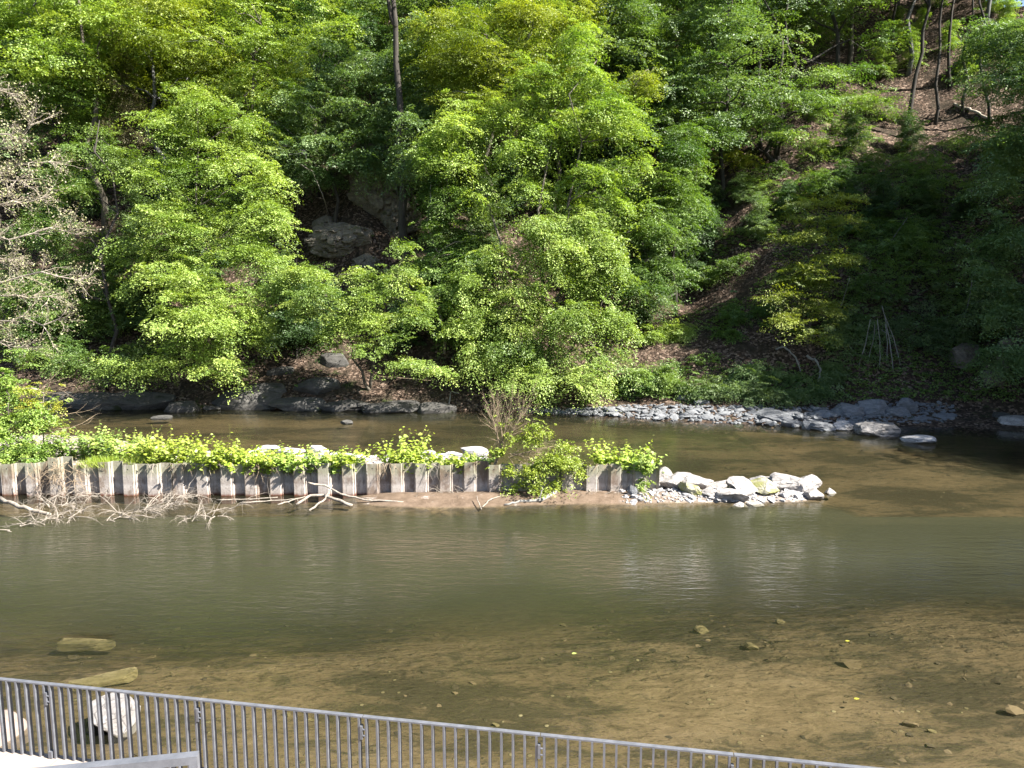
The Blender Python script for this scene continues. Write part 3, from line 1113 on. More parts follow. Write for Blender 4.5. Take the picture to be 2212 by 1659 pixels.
for i in range(1100):
    X = r2.uniform(4.5, 13.5)
    Y = r2.uniform(29.2, 31.4)
    b_ = float(bed(X, Y))
    if b_ > 0.03:
        pts.append(np.array([X, Y, b_ + 0.015]))
        scl.append(r2.uniform(0.05, 0.15) if r2.random() < 0.85 else r2.uniform(0.2, 0.45))
for i in range(900):
    X = r2.uniform(-15, -0.6)
    Y = r2.uniform(32, 39.5)
    b_ = float(bed(X, Y))
    if b_ > -0.06:
        pts.append(np.array([X, Y, b_ + 0.02]))
        scl.append(r2.uniform(0.1, 0.35))
scatter_mass('spit_pebbles', small_me, pts, scl, M['rock_white'], 'pale pebbles covering the spit and the gravel bar', seed=5)

# single stones in the foreground water
p = G(245, 1555, 0.1)
rock('white_boulder', (p[0], p[1] + 0.1, 0.18), (0.92, 1.05, 0.75), M['rock_grey'], 611, 'big blocky white rock seen through the railing bars', 'rock', rot=(-0.12, 0.05, 0.5), cuts=13, box=0.8, sub=4)
p = G(188, 1386, -0.12)
rock('sunken_slab', (p[0], p[1], -0.19), (1.42, 0.36, 0.22), M['rock_sunk'], 612, 'long straight olive slab under water near the left edge', 'stone slab', rot=(0, 0, 0.03), cuts=3, box=0.93, sub=4)
p = G(222, 1458, -0.02)
rock('sunken_slab', (p[0], p[1], -0.17), (1.45, 0.38, 0.2), M['rock_sunk'], 613, 'half submerged brown slab just above the railing with a wet pale edge', 'stone slab', rot=(0.1, -0.05, 0.42), cuts=4, box=0.9, sub=4)
p = G(20, 1585, 0.1)
rock('bank_rock', (p[0] - 0.42, p[1] - 0.15, -0.05), (0.95, 1.6, 0.7), M['rock_pink'], 614, 'pinkish pale block behind the railing at the left edge', 'rock', rot=(0, 0.05, -0.25), cuts=9, box=0.8, sub=4)
for i, (u, v, wp, lab) in enumerate([(1845, 1428, 60, 'dark angular sunken stone in the right foreground shallows'),
                                     (1965, 1562, 44, 'dark sunken stone nearest the railing at right'),
                                     (2012, 1577, 22, 'small tan stone right of the dark sunken one'),
                                     (1690, 1330, 34, 'small tan sunken stone at the edge of the deep channel'),
                                     (1620, 1392, 40, 'slim sunken stone left of the dark angular one'),
                                     (620, 1540, 24, 'thin upright tile shard behind the railing bars'),
                                     (670, 1548, 22, 'small tan stone beside the tile shard'),
                                     (1070, 1562, 20, 'reddish sunken stone above the railing middle'),
                                     (1510, 1352, 50, 'faint flat stone under the greenish water'),
                                     (2190, 1540, 50, 'dark sunken stone at the right edge')]):
    p = G(u, v, -0.2)
    sc_ = p[1] / FD
    zb = float(bed(p[0], p[1]))
    rock('sunken_stone', (p[0], p[1], zb + wp * sc_ * 0.12), (wp * sc_, wp * sc_ * 0.6, wp * sc_ * 0.45), M['bed_stone' if i in (0, 1, 9) else 'rock_sunk'], 620 + i, lab, 'stone',
         'single stones lying on the riverbed', rot=(0, 0.2, rng.uniform(-0.6, 0.3)), cuts=9, sub=2)

# ------------------------------------------------------------------ leaves and crowns
RHOMB = np.array([[0, 0], [0.45, 0.5], [1, 0], [0.45, -0.5]])
OVAL = np.array([[0, 0.06], [0.22, 0.46], [0.6, 0.42], [1, 0], [0.6, -0.42], [0.22, -0.46]])


def unit(a):
    return a / (np.linalg.norm(a, axis=-1, keepdims=True) + 1e-9)


def leaves_np(pos, axis, nrm, ln, wd, outline=RHOMB, cup=0.12):
    axis = unit(axis)
    side = unit(np.cross(nrm, axis))
    n2 = np.cross(axis, side)
    kk = len(outline)
    V = pos[:, None, :] + axis[:, None, :] * (outline[None, :, 0:1] * ln[:, None, None]) + side[:, None, :] * (outline[None, :, 1:2] * wd[:, None, None])
    V = V + n2[:, None, :] * (np.abs(outline[None, :, 1:2]) * wd[:, None, None] * cup * 2)
    F = np.arange(len(pos) * kk, dtype=np.int32).reshape(-1, kk)
    return V.reshape(-1, 3), F


def spray_leaves(r_, Pp, A, Ls, nl, size, tilt=0.45, droop=0.35, wratio=0.55, lw=0.62, tint0=None):
    """flat layered sprays: Pp origins, A outward directions, Ls spray lengths"""
    S = len(Pp)
    A = unit(A)
    up = np.array([0, 0, 1.0])
    W = unit(np.cross(A, up) + 1e-6)
    N = np.cross(W, A)
    roll = r_.normal(size=(S, 1)) * 0.22
    W, N = W * np.cos(roll) + N * np.sin(roll), N * np.cos(roll) - W * np.sin(roll)
    t = r_.random((S, nl)) ** 0.8
    l = r_.random((S, nl)) * 2 - 1
    prof_ = np.sin(np.pi * (0.12 + 0.8 * t)) ** 0.8
    Lx = Ls[:, None]
    pos = (Pp[:, None, :] + A[:, None, :] * (t * Lx)[..., None] + W[:, None, :] * (l * prof_ * Lx * wratio)[..., None]
           + N[:, None, :] * (r_.normal(size=(S, nl)) * 0.03 * Lx)[..., None])
    pos[..., 2] -= droop * r_.uniform(0.1, 1.8, size=(S, 1)) * Lx * (t ** 2 + 0.35 * l ** 2)
    ax = (A[:, None, :] * 0.7 + W[:, None, :] * (np.sign(l) * 0.75)[..., None] + r_.normal(size=(S, nl, 3)) * 0.3)
    ax[..., 2] -= 0.25
    nr = N[:, None, :] + r_.normal(size=(S, nl, 3)) * tilt
    sz = size * r_.uniform(0.55, 1.35, size=(S, nl))
    tn = (np.zeros(S) + 0.5 if tint0 is None else tint0)[:, None] + r_.normal(size=(S, nl)) * 0.16
    V, F = leaves_np(pos.reshape(-1, 3), ax.reshape(-1, 3), nr.reshape(-1, 3), sz.ravel(), sz.ravel() * lw)
    return V, F, np.clip(tn.ravel(), 0, 1)


def blob_points(r_, blobs, n, shell=0.62, low=-0.75):
    """sample spray origins in ellipsoids (centre, radii)"""
    Cn = np.array([b[0] for b in blobs])
    Rd = np.array([b[1] for b in blobs])
    ar = (Rd[:, 0] * Rd[:, 1] + Rd[:, 0] * Rd[:, 2] + Rd[:, 1] * Rd[:, 2])
    pick = r_.choice(len(blobs), size=n, p=ar / ar.sum())
    d = unit(r_.normal(size=(n, 3)))
    flip = (d[:, 2] < low)
    d[flip, 2] *= -1
    rad = shell + (1.0 - shell) * r_.random(n) ** 0.6
    off = d * Rd[pick] * rad[:, None]
    p = Cn[pick] + off
    out = unit(off / Rd[pick] ** 0.5)
    return p, out, pick


def frag(r_, blobs, k=3):
    out = []
    for c_, rr in blobs:
        for q in range(k):
            d = unit(r_.normal(size=3)) * r_.random() ** 0.5
            f = r_.uniform(0.26, 0.66)
            out.append((c_ + d * rr * np.array([0.95, 0.95, 1.05]), rr * f * np.array([1, 1, r_.uniform(0.8, 1.3)])))
    return out


def crown(name, parent, blobs, n, leafmat, seed, nl=46, ls=(0.9, 1.6), size=0.2, droop=0.35, out_z=-0.12, tilt=0.45, origin=(0, 0, 0), wratio=0.55, shell=0.62, lw=0.62, bias=None, split=4):
    r_ = np.random.default_rng(seed)
    if split:
        blobs = frag(r_, blobs, split)
    p, out, pick = blob_points(r_, blobs, n, shell)
    k_ = int(n * 0.2)
    p[:k_] += out[:k_] * r_.uniform(0.1, 1.1, size=(k_, 1))
    A = out.copy()
    A[:, 2] = A[:, 2] * 0.35 + out_z
    A[:, :2] += r_.normal(size=(n, 2)) * 0.5
    A[:, 2] += r_.normal(size=n) * 0.18
    if bias is not None:
        A = A + np.asarray(bias)
    L_ = ls[0] * 0.6 + (ls[1] * 1.3 - ls[0] * 0.6) * r_.random(n) ** 1.4
    bt = np.clip(r_.normal(0.5, 0.2, len(blobs)), 0.05, 0.95)
    t0 = bt[pick] + r_.normal(size=n) * 0.1
    p = p - unit(A) * L_[:, None] * 0.45
    V, F, tn = spray_leaves(r_, p, A, L_, nl, size, tilt, droop, wratio, lw, t0)
    o = link(name, mesh_np(name, V - np.asarray(origin, float), F, leafmat, tint=tn), parent)
    return o, p


def limb(mb, r_, a, b, r0, r1, sag=0.0, wob=0.06, seg=6, sides=6):
    a = np.asarray(a, float)
    b = np.asarray(b, float)
    d = np.linalg.norm(b - a)
    t = np.linspace(0, 1, seg)
    path = a[None] + (b - a)[None] * t[:, None]
    path[:, 2] += sag * d * np.sin(math.pi * t)
    path[1:-1] += r_.normal(size=(seg - 2, 3)) * wob * d * 0.5
    rad = r0 + (r1 - r0) * t ** 0.8
    mb.tube(path, rad, sides)
    return path


def hero_tree(name, base, top, blobs, n, leafmat, bark, seed, label, cat='tree', group=None, r0=0.22, nl=46, ls=(0.9, 1.6), size=0.2, droop=0.42, tilt=0.33,
              trunks=None, lean=0.3, out_z=-0.12, wratio=0.62, shell=0.74, twigs=50, lw=0.62, bias=None):
    """blobs in world coordinates"""
    r_ = np.random.default_rng(seed)
    base = np.asarray(base, float)
    rt = root(name, base, label, cat, group)
    mb_ = MB()
    tops = trunks if trunks is not None else [top]
    axes = []
    for q in tops:
        a_ = base - np.array([0, 0, 0.5]) + r_.normal(size=3) * np.array([0.25, 0.25, 0]) * (len(tops) > 1)
        path = limb(mb_, r_, a_, q, r0, r0 * 0.16, sag=0.0, wob=0.05, seg=9, sides=8)
        axes.append(path)
    for c_, rr in blobs:
        best = min(((np.linalg.norm(q - c_) + 1.2 * max(0, q[2] - c_[2]), q, i_, len(ax_)) for ax_ in axes for i_, q in enumerate(ax_)), key=lambda x: x[0])
        q, fr_ = best[1], best[2] / best[3]
        limb(mb_, r_, q, c_ + np.array([0, 0, -0.1]), r0 * (0.45 - 0.3 * fr_) + 0.02, 0.025, sag=0.06, wob=0.09, seg=6, sides=5)
    o, p = crown('crown', rt, blobs, int(n * 1.3), leafmat, seed + 1, int(nl * 2.0), ls, size * 0.68, droop, out_z, tilt, origin=base, wratio=wratio, shell=shell, lw=lw, bias=bias)
    cs = np.array([b_[0] for b_ in blobs])
    for i_ in r_.choice(len(p), min(twigs, len(p)), replace=False):
        c_ = cs[np.argmin(np.linalg.norm(cs - p[i_], axis=1))]
        limb(mb_, r_, c_, p[i_], 0.025, 0.01, sag=0.03, wob=0.1, seg=4, sides=4)
    mb_.build('trunk', bark, rt, smooth=True, origin=base)
    return rt


def BL(rows, ry=1.0):
    out = []
    for r_ in rows:
        u, v, Y, ru, rv = r_[:5]
        s_ = Y / FD
        out.append((P(u, v, Y), np.array([ru * s_, (r_[5] if len(r_) > 5 else ru * s_ * ry), rv * s_])))
    return out


# ------------------------------------------------------------------ forest copies behind
def proto_tree(name, h, seed, leafmat, bark, label, cb=0.35, spread=0.2, n=520, size=0.26):
    r_ = np.random.default_rng(seed)
    blobs = []
    for i in range(13):
        t = i / 12
        z = h * (cb + (1 - cb) * (0.08 + 0.86 * t))
        rad = h * spread * (0.5 + 1.0 * math.sin(math.pi * min(1, 0.25 + 0.72 * t)))
        an = i * 2.4 + r_.normal() * 0.4
        off = rad * 0.62 * (1 - 0.55 * t)
        c_ = np.array([math.cos(an) * off, math.sin(an) * off, z])
        blobs.append((c_, np.array([rad * 0.72, rad * 0.72, h * 0.065])))
    return hero_tree(name, (0, 0, 0), np.array([r_.normal() * 0.5, r_.normal() * 0.5, h * 0.96]), blobs, n, leafmat, bark, seed, label,
                     'tree', None, r0=h * 0.0125, nl=40, ls=(1.1, 2.0), size=size, droop=0.3, twigs=20)


LABF = 'tall leafy tree in the dense wood on the upper slope'
GRF = 'trees of the dense wood on the slope'
protos = [proto_tree('broadleaf_tree', 23, 900, M['leaf_mid'], M['bark_dark'], LABF, 0.34, 0.19),
          proto_tree('broadleaf_tree', 26, 910, M['leaf_bright'], M['bark'], LABF, 0.40, 0.17),
          proto_tree('broadleaf_tree', 20, 920, M['leaf_cool'], M['bark_dark'], LABF, 0.28, 0.21),
          proto_tree('broadleaf_tree', 24, 930, M['leaf_yellow'], M['bark_grey'], LABF, 0.42, 0.19)]
used = [False] * 4


def put(k_, x, y, sc_=1.0, rz=0.0, label=None, group=GRF, dz=-0.2):
    z_ = float(hill(x, y)) + dz
    if not used[k_]:
        used[k_] = True
        o = protos[k_]
        o.location = (x, y, z_)
        o.rotation_euler = (0, 0, rz)
        o.scale = (sc_,) * 3
        o['group'] = group
        if label:
            o['label'] = label
        return o
    return copy_tree(protos[k_], (x, y, z_), rz, (sc_,) * 3, label or LABF, group)


rf = np.random.default_rng(5)
for row, (Y0, step, xa, xb) in enumerate([(69, 6.4, -52, 60), (77, 6.6, -56, 50), (85, 7.0, -60, 60), (94, 7.4, -64, 66), (104, 7.8, -68, 70), (115, 8.4, -72, 90), (126, 9.0, 20, 100)]):
    x = xa + rf.uniform(0, 3)
    while x < xb:
        yy = Y0 + rf.uniform(-2.6, 2.6)
        uu = 1106 + FD * x / yy
        skip = False
        if (1900 < uu < 2130 and yy < 82) or (1560 < uu < 1900 and yy < 71):          # sunlit clearing with slender trunks
            skip = True
        if x > 30 and abs((x - 42) * 0.38 + (yy - 77) * 0.925) < 6.5 and x > 44:   # gap in the wood that lets the sun onto the clearing
            skip = True
        if not skip:
            put(int(rf.integers(4)), x + rf.uniform(-1.5, 1.5), yy, rf.uniform(0.8, 1.12), rf.uniform(0, 6.28))
        x += step * rf.uniform(0.85, 1.2)
for x, y, s_ in ((71, 107, 1.0), (78, 117, 1.1), (84, 124, 1.1), (66, 98, 0.9)):
    put(1, x, y, s_, x)
# understory: young trees with crowns down to the ground
LABU = 'young leafy tree of the understory between the bigger crowns'
ub = [(np.array([1.3 * math.cos(i * 2.4) * (1 - i / 12), 1.3 * math.sin(i * 2.4) * (1 - i / 12), 0.8 + 0.62 * i]), np.array([1.9 - 0.12 * i, 1.9 - 0.12 * i, 0.75])) for i in range(10)]
unders = [hero_tree('young_tree', (0, 0, 0), np.array([0.3, 0, 7.2]), ub, 240, M[m_], M['bark_dark'], 940 + i, LABU, 'tree', 'young trees of the understory', r0=0.09, nl=40, ls=(0.8, 1.5), size=0.2, twigs=15)
          for i, m_ in enumerate(('leaf_dark', 'leaf_cool', 'leaf_bright'))]
uused = [False] * 3
for i, (u, v) in enumerate([(640, 775), (585, 745), (700, 735), (130, 640), (250, 680), (60, 760), (330, 720), (420, 640), (500, 560), (560, 480), (300, 560), (200, 480), (380, 440), (470, 330), (590, 380), (100, 540), (30, 620),
                            (620, 700), (610, 640), (930, 700), (1000, 640), (960, 540), (1040, 560), (1100, 470), (980, 440), (930, 360), (1180, 400), (1060, 720), (1290, 560), (1330, 640), (1360, 540),
                            (1250, 460), (1400, 470), (1440, 560), (1350, 440), (1480, 440), (640, 400), (560, 300), (1540, 470), (1600, 440), (1390, 700), (870, 760), (1640, 520), (1700, 470), (1820, 450),
                            (1900, 480), (2000, 470), (2080, 480), (2150, 560), (1960, 330), (1840, 330), (2180, 420), (1460, 620), (1530, 540), (1960, 150), (2050, 110), (2120, 140), (1990, 70), (2170, 70), (2085, 175), (1935, 90), (2140, 30), (2020, 20), (1900, 170), (2195, 160)]):
    p = T(u, v)
    k_ = int(rf.random() < 0.4) if not (u > 1890 and v < 200) else 2
    sc_ = rf.uniform(0.6, 1.05) * (0.62 if (u > 1500 or u in (620, 610, 870)) else 1)
    if not uused[k_]:
        uused[k_] = True
        o = unders[k_]
        o.location = tuple(float(c_) for c_ in p)
        o.scale = (sc_,) * 3
    else:
        copy_tree(unders[k_], p, rf.uniform(0, 6.28), (sc_,) * 3)
# trees on the river bend to the right: they shade the right hand slope
for i, (x, y, s_, k_) in enumerate([(43, 45, 1.0, 0), (47, 39.5, 1.1, 1), (51, 34.5, 1.05, 2), (55, 29, 1.1, 3), (49, 46, 1.1, 2), (54, 40, 1.1, 0), (58, 33, 1.1, 1),
                                    (41, 50.5, 1.05, 3), (36.5, 42.5, 0.8, 2), (40, 37.5, 0.9, 0), (43, 33, 0.95, 2), (47, 54, 1.0, 1), (56, 47, 1.15, 3), (61, 40, 1.15, 2), (44, 60, 0.95, 0), (52, 62, 1.1, 2), (38, 57, 0.8, 0)]):
    put(k_, x, y, s_, i * 1.3, 'tall shady tree of the wood at the river bend beyond the right edge', 'trees at the river bend')

# ------------------------------------------------------------------ hero trees of the far bank
hero_tree('hornbeam_tree', T(470, 838), P(425, 215, 58), BL([
    (430, 225, 58.0, 55, 34), (400, 262, 58.0, 85, 36), (500, 275, 58.0, 60, 34), (370, 320, 57.5, 110, 40), (490, 340, 57.5, 100, 44), (330, 385, 57.0, 110, 42), (470, 400, 57.0, 130, 46),
    (560, 395, 57.0, 50, 40), (380, 460, 56.5, 130, 46), (520, 470, 56.5, 100, 50), (590, 470, 56.5, 45, 50), (330, 530, 56.0, 90, 44), (450, 545, 55.5, 130, 48), (560, 550, 55.5, 80, 50),
    (380, 620, 53.2, 120, 44), (500, 620, 52.7, 110, 50), (590, 610, 52.7, 50, 30), (420, 690, 52.2, 120, 44), (530, 690, 52.2, 70, 44), (380, 745, 51.8, 80, 36), (470, 755, 51.6, 80, 40), (520, 800, 53.0, 40, 26), (330, 780, 51.2, 70, 26), (430, 790, 50.8, 60, 24)], 0.8),
    1500, M['leaf_bright'], M['bark'], 1000, 'broad light green tree with layered branches rising left of the rock face', r0=0.2, nl=50, ls=(0.9, 1.7), size=0.19, bias=(0.15, -0.35, 0))
hero_tree('leafy_tree', T(240, 838), P(215, 260, 61), BL([
    (215, 300, 61, 80, 40), (170, 350, 61, 70, 46), (270, 380, 61, 60, 50), (200, 430, 60.5, 90, 46), (150, 500, 60, 80, 46), (245, 510, 60, 70, 50), (190, 580, 59.5, 80, 46), (270, 620, 59, 70, 44),
    (150, 660, 59, 80, 46), (230, 710, 58.5, 90, 44), (130, 740, 58, 90, 40), (290, 760, 57, 70, 40), (240, 815, 56, 50, 40), (60, 640, 59, 80, 60), (40, 740, 58, 90, 50), (190, 770, 51.5, 70, 30), (120, 780, 52, 60, 30), (260, 800, 51.5, 60, 26)], 0.8),
    1250, M['leaf_mid'], M['bark_dark'], 1010, 'dark green tree behind the pale alder at the left', r0=0.2, nl=46, ls=(0.9, 1.6), size=0.19)
hero_tree('leafy_tree', T(110, 400), P(110, -60, 72), BL([
    (60, 30, 72, 110, 45), (150, 60, 72, 90, 45), (40, 120, 71, 110, 40), (190, 150, 70, 70, 50), (110, 190, 70, 110, 36), (50, 230, 69, 90, 36), (190, 230, 69, 80, 40), (130, -20, 73, 120, 50)], 0.8),
    620, M['leaf_bright'], M['bark_grey'], 1020, 'tall light green tree in the top left corner', r0=0.24, nl=46, size=0.22)
hero_tree('spruce_tree', T(265, 330), P(262, 70, 69), BL([
    (262, 90, 69, 14, 20), (264, 125, 69, 22, 18), (258, 160, 69, 30, 16), (268, 195, 68.6, 40, 16), (275, 230, 68.4, 44, 16), (250, 262, 68.3, 40, 16), (285, 290, 68, 46, 16)]),
    240, M['leaf_spruce'], M['bark_dark'], 1030, 'half dead brownish spruce between the crowns at upper left', r0=0.14, nl=50, ls=(0.8, 1.5), size=0.15, droop=0.75, out_z=-0.35, lw=0.35, wratio=0.3)
hero_tree('beech_tree', T(450, 420), P(450, -40, 76), BL([
    (330, 40, 77, 80, 50), (420, 60, 76, 90, 36), (520, 40, 76, 100, 40), (610, 90, 75, 60, 40), (360, 130, 76, 80, 30), (470, 140, 75.5, 110, 28), (580, 160, 74, 80, 34), (640, 140, 74, 40, 50),
    (400, 200, 75, 100, 26), (510, 215, 74.5, 90, 28), (620, 215, 73, 60, 36), (580, 265, 72.5, 60, 24), (350, 250, 75, 60, 28), (480, 270, 74, 90, 20)], 0.9),
    900, M['leaf_yellow'], M['bark_dark'], 1040, 'yellow green beech with flat layered branches at the upper left', r0=0.26, nl=46, ls=(1.2, 2.2), size=0.22, droop=0.2)
hero_tree('arching_tree', T(870, 520), P(850, 90, 68), BL([
    (790, 130, 68, 80, 26), (850, 170, 67, 90, 30), (740, 240, 67, 70, 24), (800, 270, 66, 80, 30), (720, 300, 66.5, 50, 22), (860, 300, 65, 90, 32), (780, 345, 65, 70, 28), (880, 370, 64, 70, 30), (930, 250, 66, 60, 40), (885, 265, 60, 50, 30), (890, 320, 60, 50, 22), (888, 345, 59.5, 34, 22), (890, 390, 59.5, 28, 18)], 0.9),
    560, M['leaf_cool'], M['bark_grey'], 1050, 'blue green arching tree above the rock face', r0=0.2, nl=44, ls=(1.0, 1.8), size=0.2, droop=0.5)
hero_tree('sapling', T(640, 470), P(650, 220, 64), BL([(640, 240, 64, 50, 16), (590, 262, 64, 40, 14), (680, 232, 64, 40, 14), (600, 320, 63, 34, 26), (660, 330, 63, 40, 20)]),
          110, M['leaf_cool'], M['bark_grey'], 1055, 'thin pale sapling beside the rock face with a sparse crown', r0=0.06, nl=36, ls=(0.6, 1.2), size=0.15)
hero_tree('beech_tree', T(1130, 420), P(1120, -30, 63), BL([
    (930, 50, 64, 80, 40), (1040, 40, 63, 90, 40), (1150, 60, 62, 90, 44), (1230, 40, 62, 50, 50), (950, 135, 64, 60, 40), (990, 130, 62, 90, 40), (1100, 140, 61, 90, 36), (1190, 150, 61, 70, 40), (1010, 200, 61, 80, 30)], 0.9),
    680, M['leaf_yellow'], M['bark_grey'], 1060, 'fresh yellow green tree at the top centre', r0=0.24, nl=46, ls=(1.0, 1.8), size=0.2, droop=0.3)
hero_tree('lime_tree', T(1190, 856), None, BL([
    (980, 270, 59, 90, 40), (1090, 250, 58.5, 90, 40), (1190, 210, 58, 80, 40), (1270, 150, 58, 60, 40), (1250, 80, 58.5, 40, 50), (1310, 230, 57, 70, 44), (1340, 300, 56.5, 70, 44), (1230, 290, 57.5, 90, 40),
    (1130, 340, 58, 90, 40), (1000, 350, 58.5, 80, 40), (1370, 360, 56, 40, 40), (1280, 380, 56, 80, 40), (1180, 420, 56, 80, 40), (1340, 430, 55.5, 40, 36), (930, 330, 59, 60, 36), (1060, 420, 57, 70, 36)], 0.9),
    1300, M['leaf_bright'], M['bark'], 1070, 'tallest light green tree in the centre with several leaning trunks', r0=0.2, nl=48, ls=(0.9, 1.6), size=0.185,
    trunks=[P(1290, 130, 58), P(1150, 230, 58), P(1010, 300, 59)], twigs=70, droop=0.5, bias=(0.25, -0.3, 0))
hero_tree('beech_branch_tree', T(1420, 420), P(1400, 150, 60), BL([(1370, 185, 59, 50, 16), (1330, 205, 59, 40, 18), (1400, 168, 59.5, 34, 12)]), 90, M['leaf_yellow'], M['bark'], 1075,
          'small yellow tipped tree at the right flank of the central crowns', r0=0.08, nl=40, ls=(0.9, 1.6), size=0.18, droop=0.15)
hero_tree('lime_tree', T(1110, 858), None, BL([
    (1230, 450, 55, 70, 36), (1180, 500, 54.5, 90, 40), (1270, 520, 54, 80, 44), (1330, 560, 53.5, 50, 26), (1110, 560, 54.5, 80, 40), (1210, 580, 53.6, 100, 44), (1300, 610, 53, 70, 40), (1040, 620, 54, 70, 40),
    (1130, 650, 53.3, 90, 44), (1230, 670, 52.8, 100, 44), (1310, 690, 52.4, 55, 40), (1020, 690, 53.5, 60, 40), (1110, 730, 52.8, 90, 44), (1210, 750, 52.2, 100, 44), (1300, 770, 52, 50, 40),
    (1130, 800, 52, 80, 34), (1240, 815, 51.6, 70, 36), (1040, 770, 52.6, 60, 34), (1270, 855, 51.4, 20, 22), (1170, 850, 51.6, 20, 24)], 0.9),
    1500, M['leaf_bright'], M['bark'], 1080, 'big drooping light green tree hanging over the waterline in the centre', r0=0.18, nl=50, ls=(0.8, 1.5), size=0.18,
    trunks=[P(1230, 450, 55), P(1080, 600, 54), P(1300, 690, 52.5)], twigs=70, droop=0.7, out_z=-0.3, bias=(0.2, -0.35, 0))
hero_tree('leafy_tree', T(960, 760), P(930, 400, 59), BL([
    (950, 400, 60, 50, 30), (980, 450, 59, 60, 36), (930, 510, 58, 40, 36), (1030, 510, 58, 60, 40), (930, 560, 57, 70, 36), (1010, 590, 56.5, 50, 36), (950, 640, 56, 60, 34), (970, 720, 55, 50, 30)], 0.9),
    520, M['leaf_mid'], M['bark_pale'], 1090, 'mid green tree with a pale stem right of the cliff', r0=0.13, nl=46, ls=(0.8, 1.4), size=0.18)
hero_tree('leaning_tree', T(800, 838), None, BL([
    (680, 585, 52.7, 60, 14), (640, 600, 52.3, 40, 20), (760, 590, 52.3, 50, 20), (700, 630, 51.9, 70, 22), (800, 640, 51.7, 70, 24), (860, 600, 51.7, 40, 22), (760, 680, 51.3, 80, 26), (850, 690, 51.1, 60, 30),
    (820, 740, 50.7, 60, 26), (660, 680, 51.7, 40, 24), (900, 660, 51.3, 30, 24), (860, 785, 50.5, 60, 14), (930, 798, 50.1, 45, 7), (720, 740, 51.1, 30, 20), (870, 545, 52.2, 30, 18)], 0.9),
    520, M['leaf_bright'], M['bark'], 1100, 'low light green tree leaning out over the water between the two big ones', r0=0.14, nl=46, ls=(0.8, 1.4), size=0.18,
    trunks=[P(840, 620, 51.8), P(690, 610, 52.2)], droop=0.35, bias=(0.1, -0.4, 0))
hero_tree('leafy_tree', T(1460, 680), P(1450, 300, 63), BL([
    (1450, 330, 63, 70, 40), (1510, 290, 65, 70, 40), (1420, 410, 61, 60, 44), (1500, 420, 62, 60, 44), (1440, 500, 60, 70, 40), (1400, 560, 58.5, 60, 36), (1470, 580, 59, 50, 36), (1390, 640, 57, 50, 30), (1420, 470, 59, 60, 40)], 0.9),
    850, M['leaf_mid'], M['bark_dark'], 1110, 'shaded green tree just right of the central crowns above the gully', r0=0.18, nl=46, ls=(0.9, 1.6), size=0.19)
tw = T(1690, 350)
hero_tree('beech_tree', tw, None, BL([
    (1500, 70, 80, 100, 36), (1600, 40, 80, 80, 30), (1710, 60, 82, 90, 36), (1810, 50, 80, 80, 36), (1560, 140, 76, 80, 22), (1660, 190, 70, 80, 18), (1740, 160, 70, 80, 20), (1810, 150, 72, 80, 26), (1630, 250, 69, 70, 16),
    (1760, 230, 68, 90, 20), (1850, 220, 69, 70, 20), (1540, 215, 73, 70, 20), (1700, 290, 67, 70, 16), (1580, 300, 70, 60, 18), (1900, 100, 74, 60, 40)], 0.9),
    760, M['leaf_mid'], M['bark_dark'], 1120, 'twin trunked dark beech on the right slope with flat branch layers', r0=0.32, nl=44, ls=(1.1, 2.0), size=0.21, droop=0.15,
    trunks=[P(1715, -60, 74), P(1680, -70, 73)])
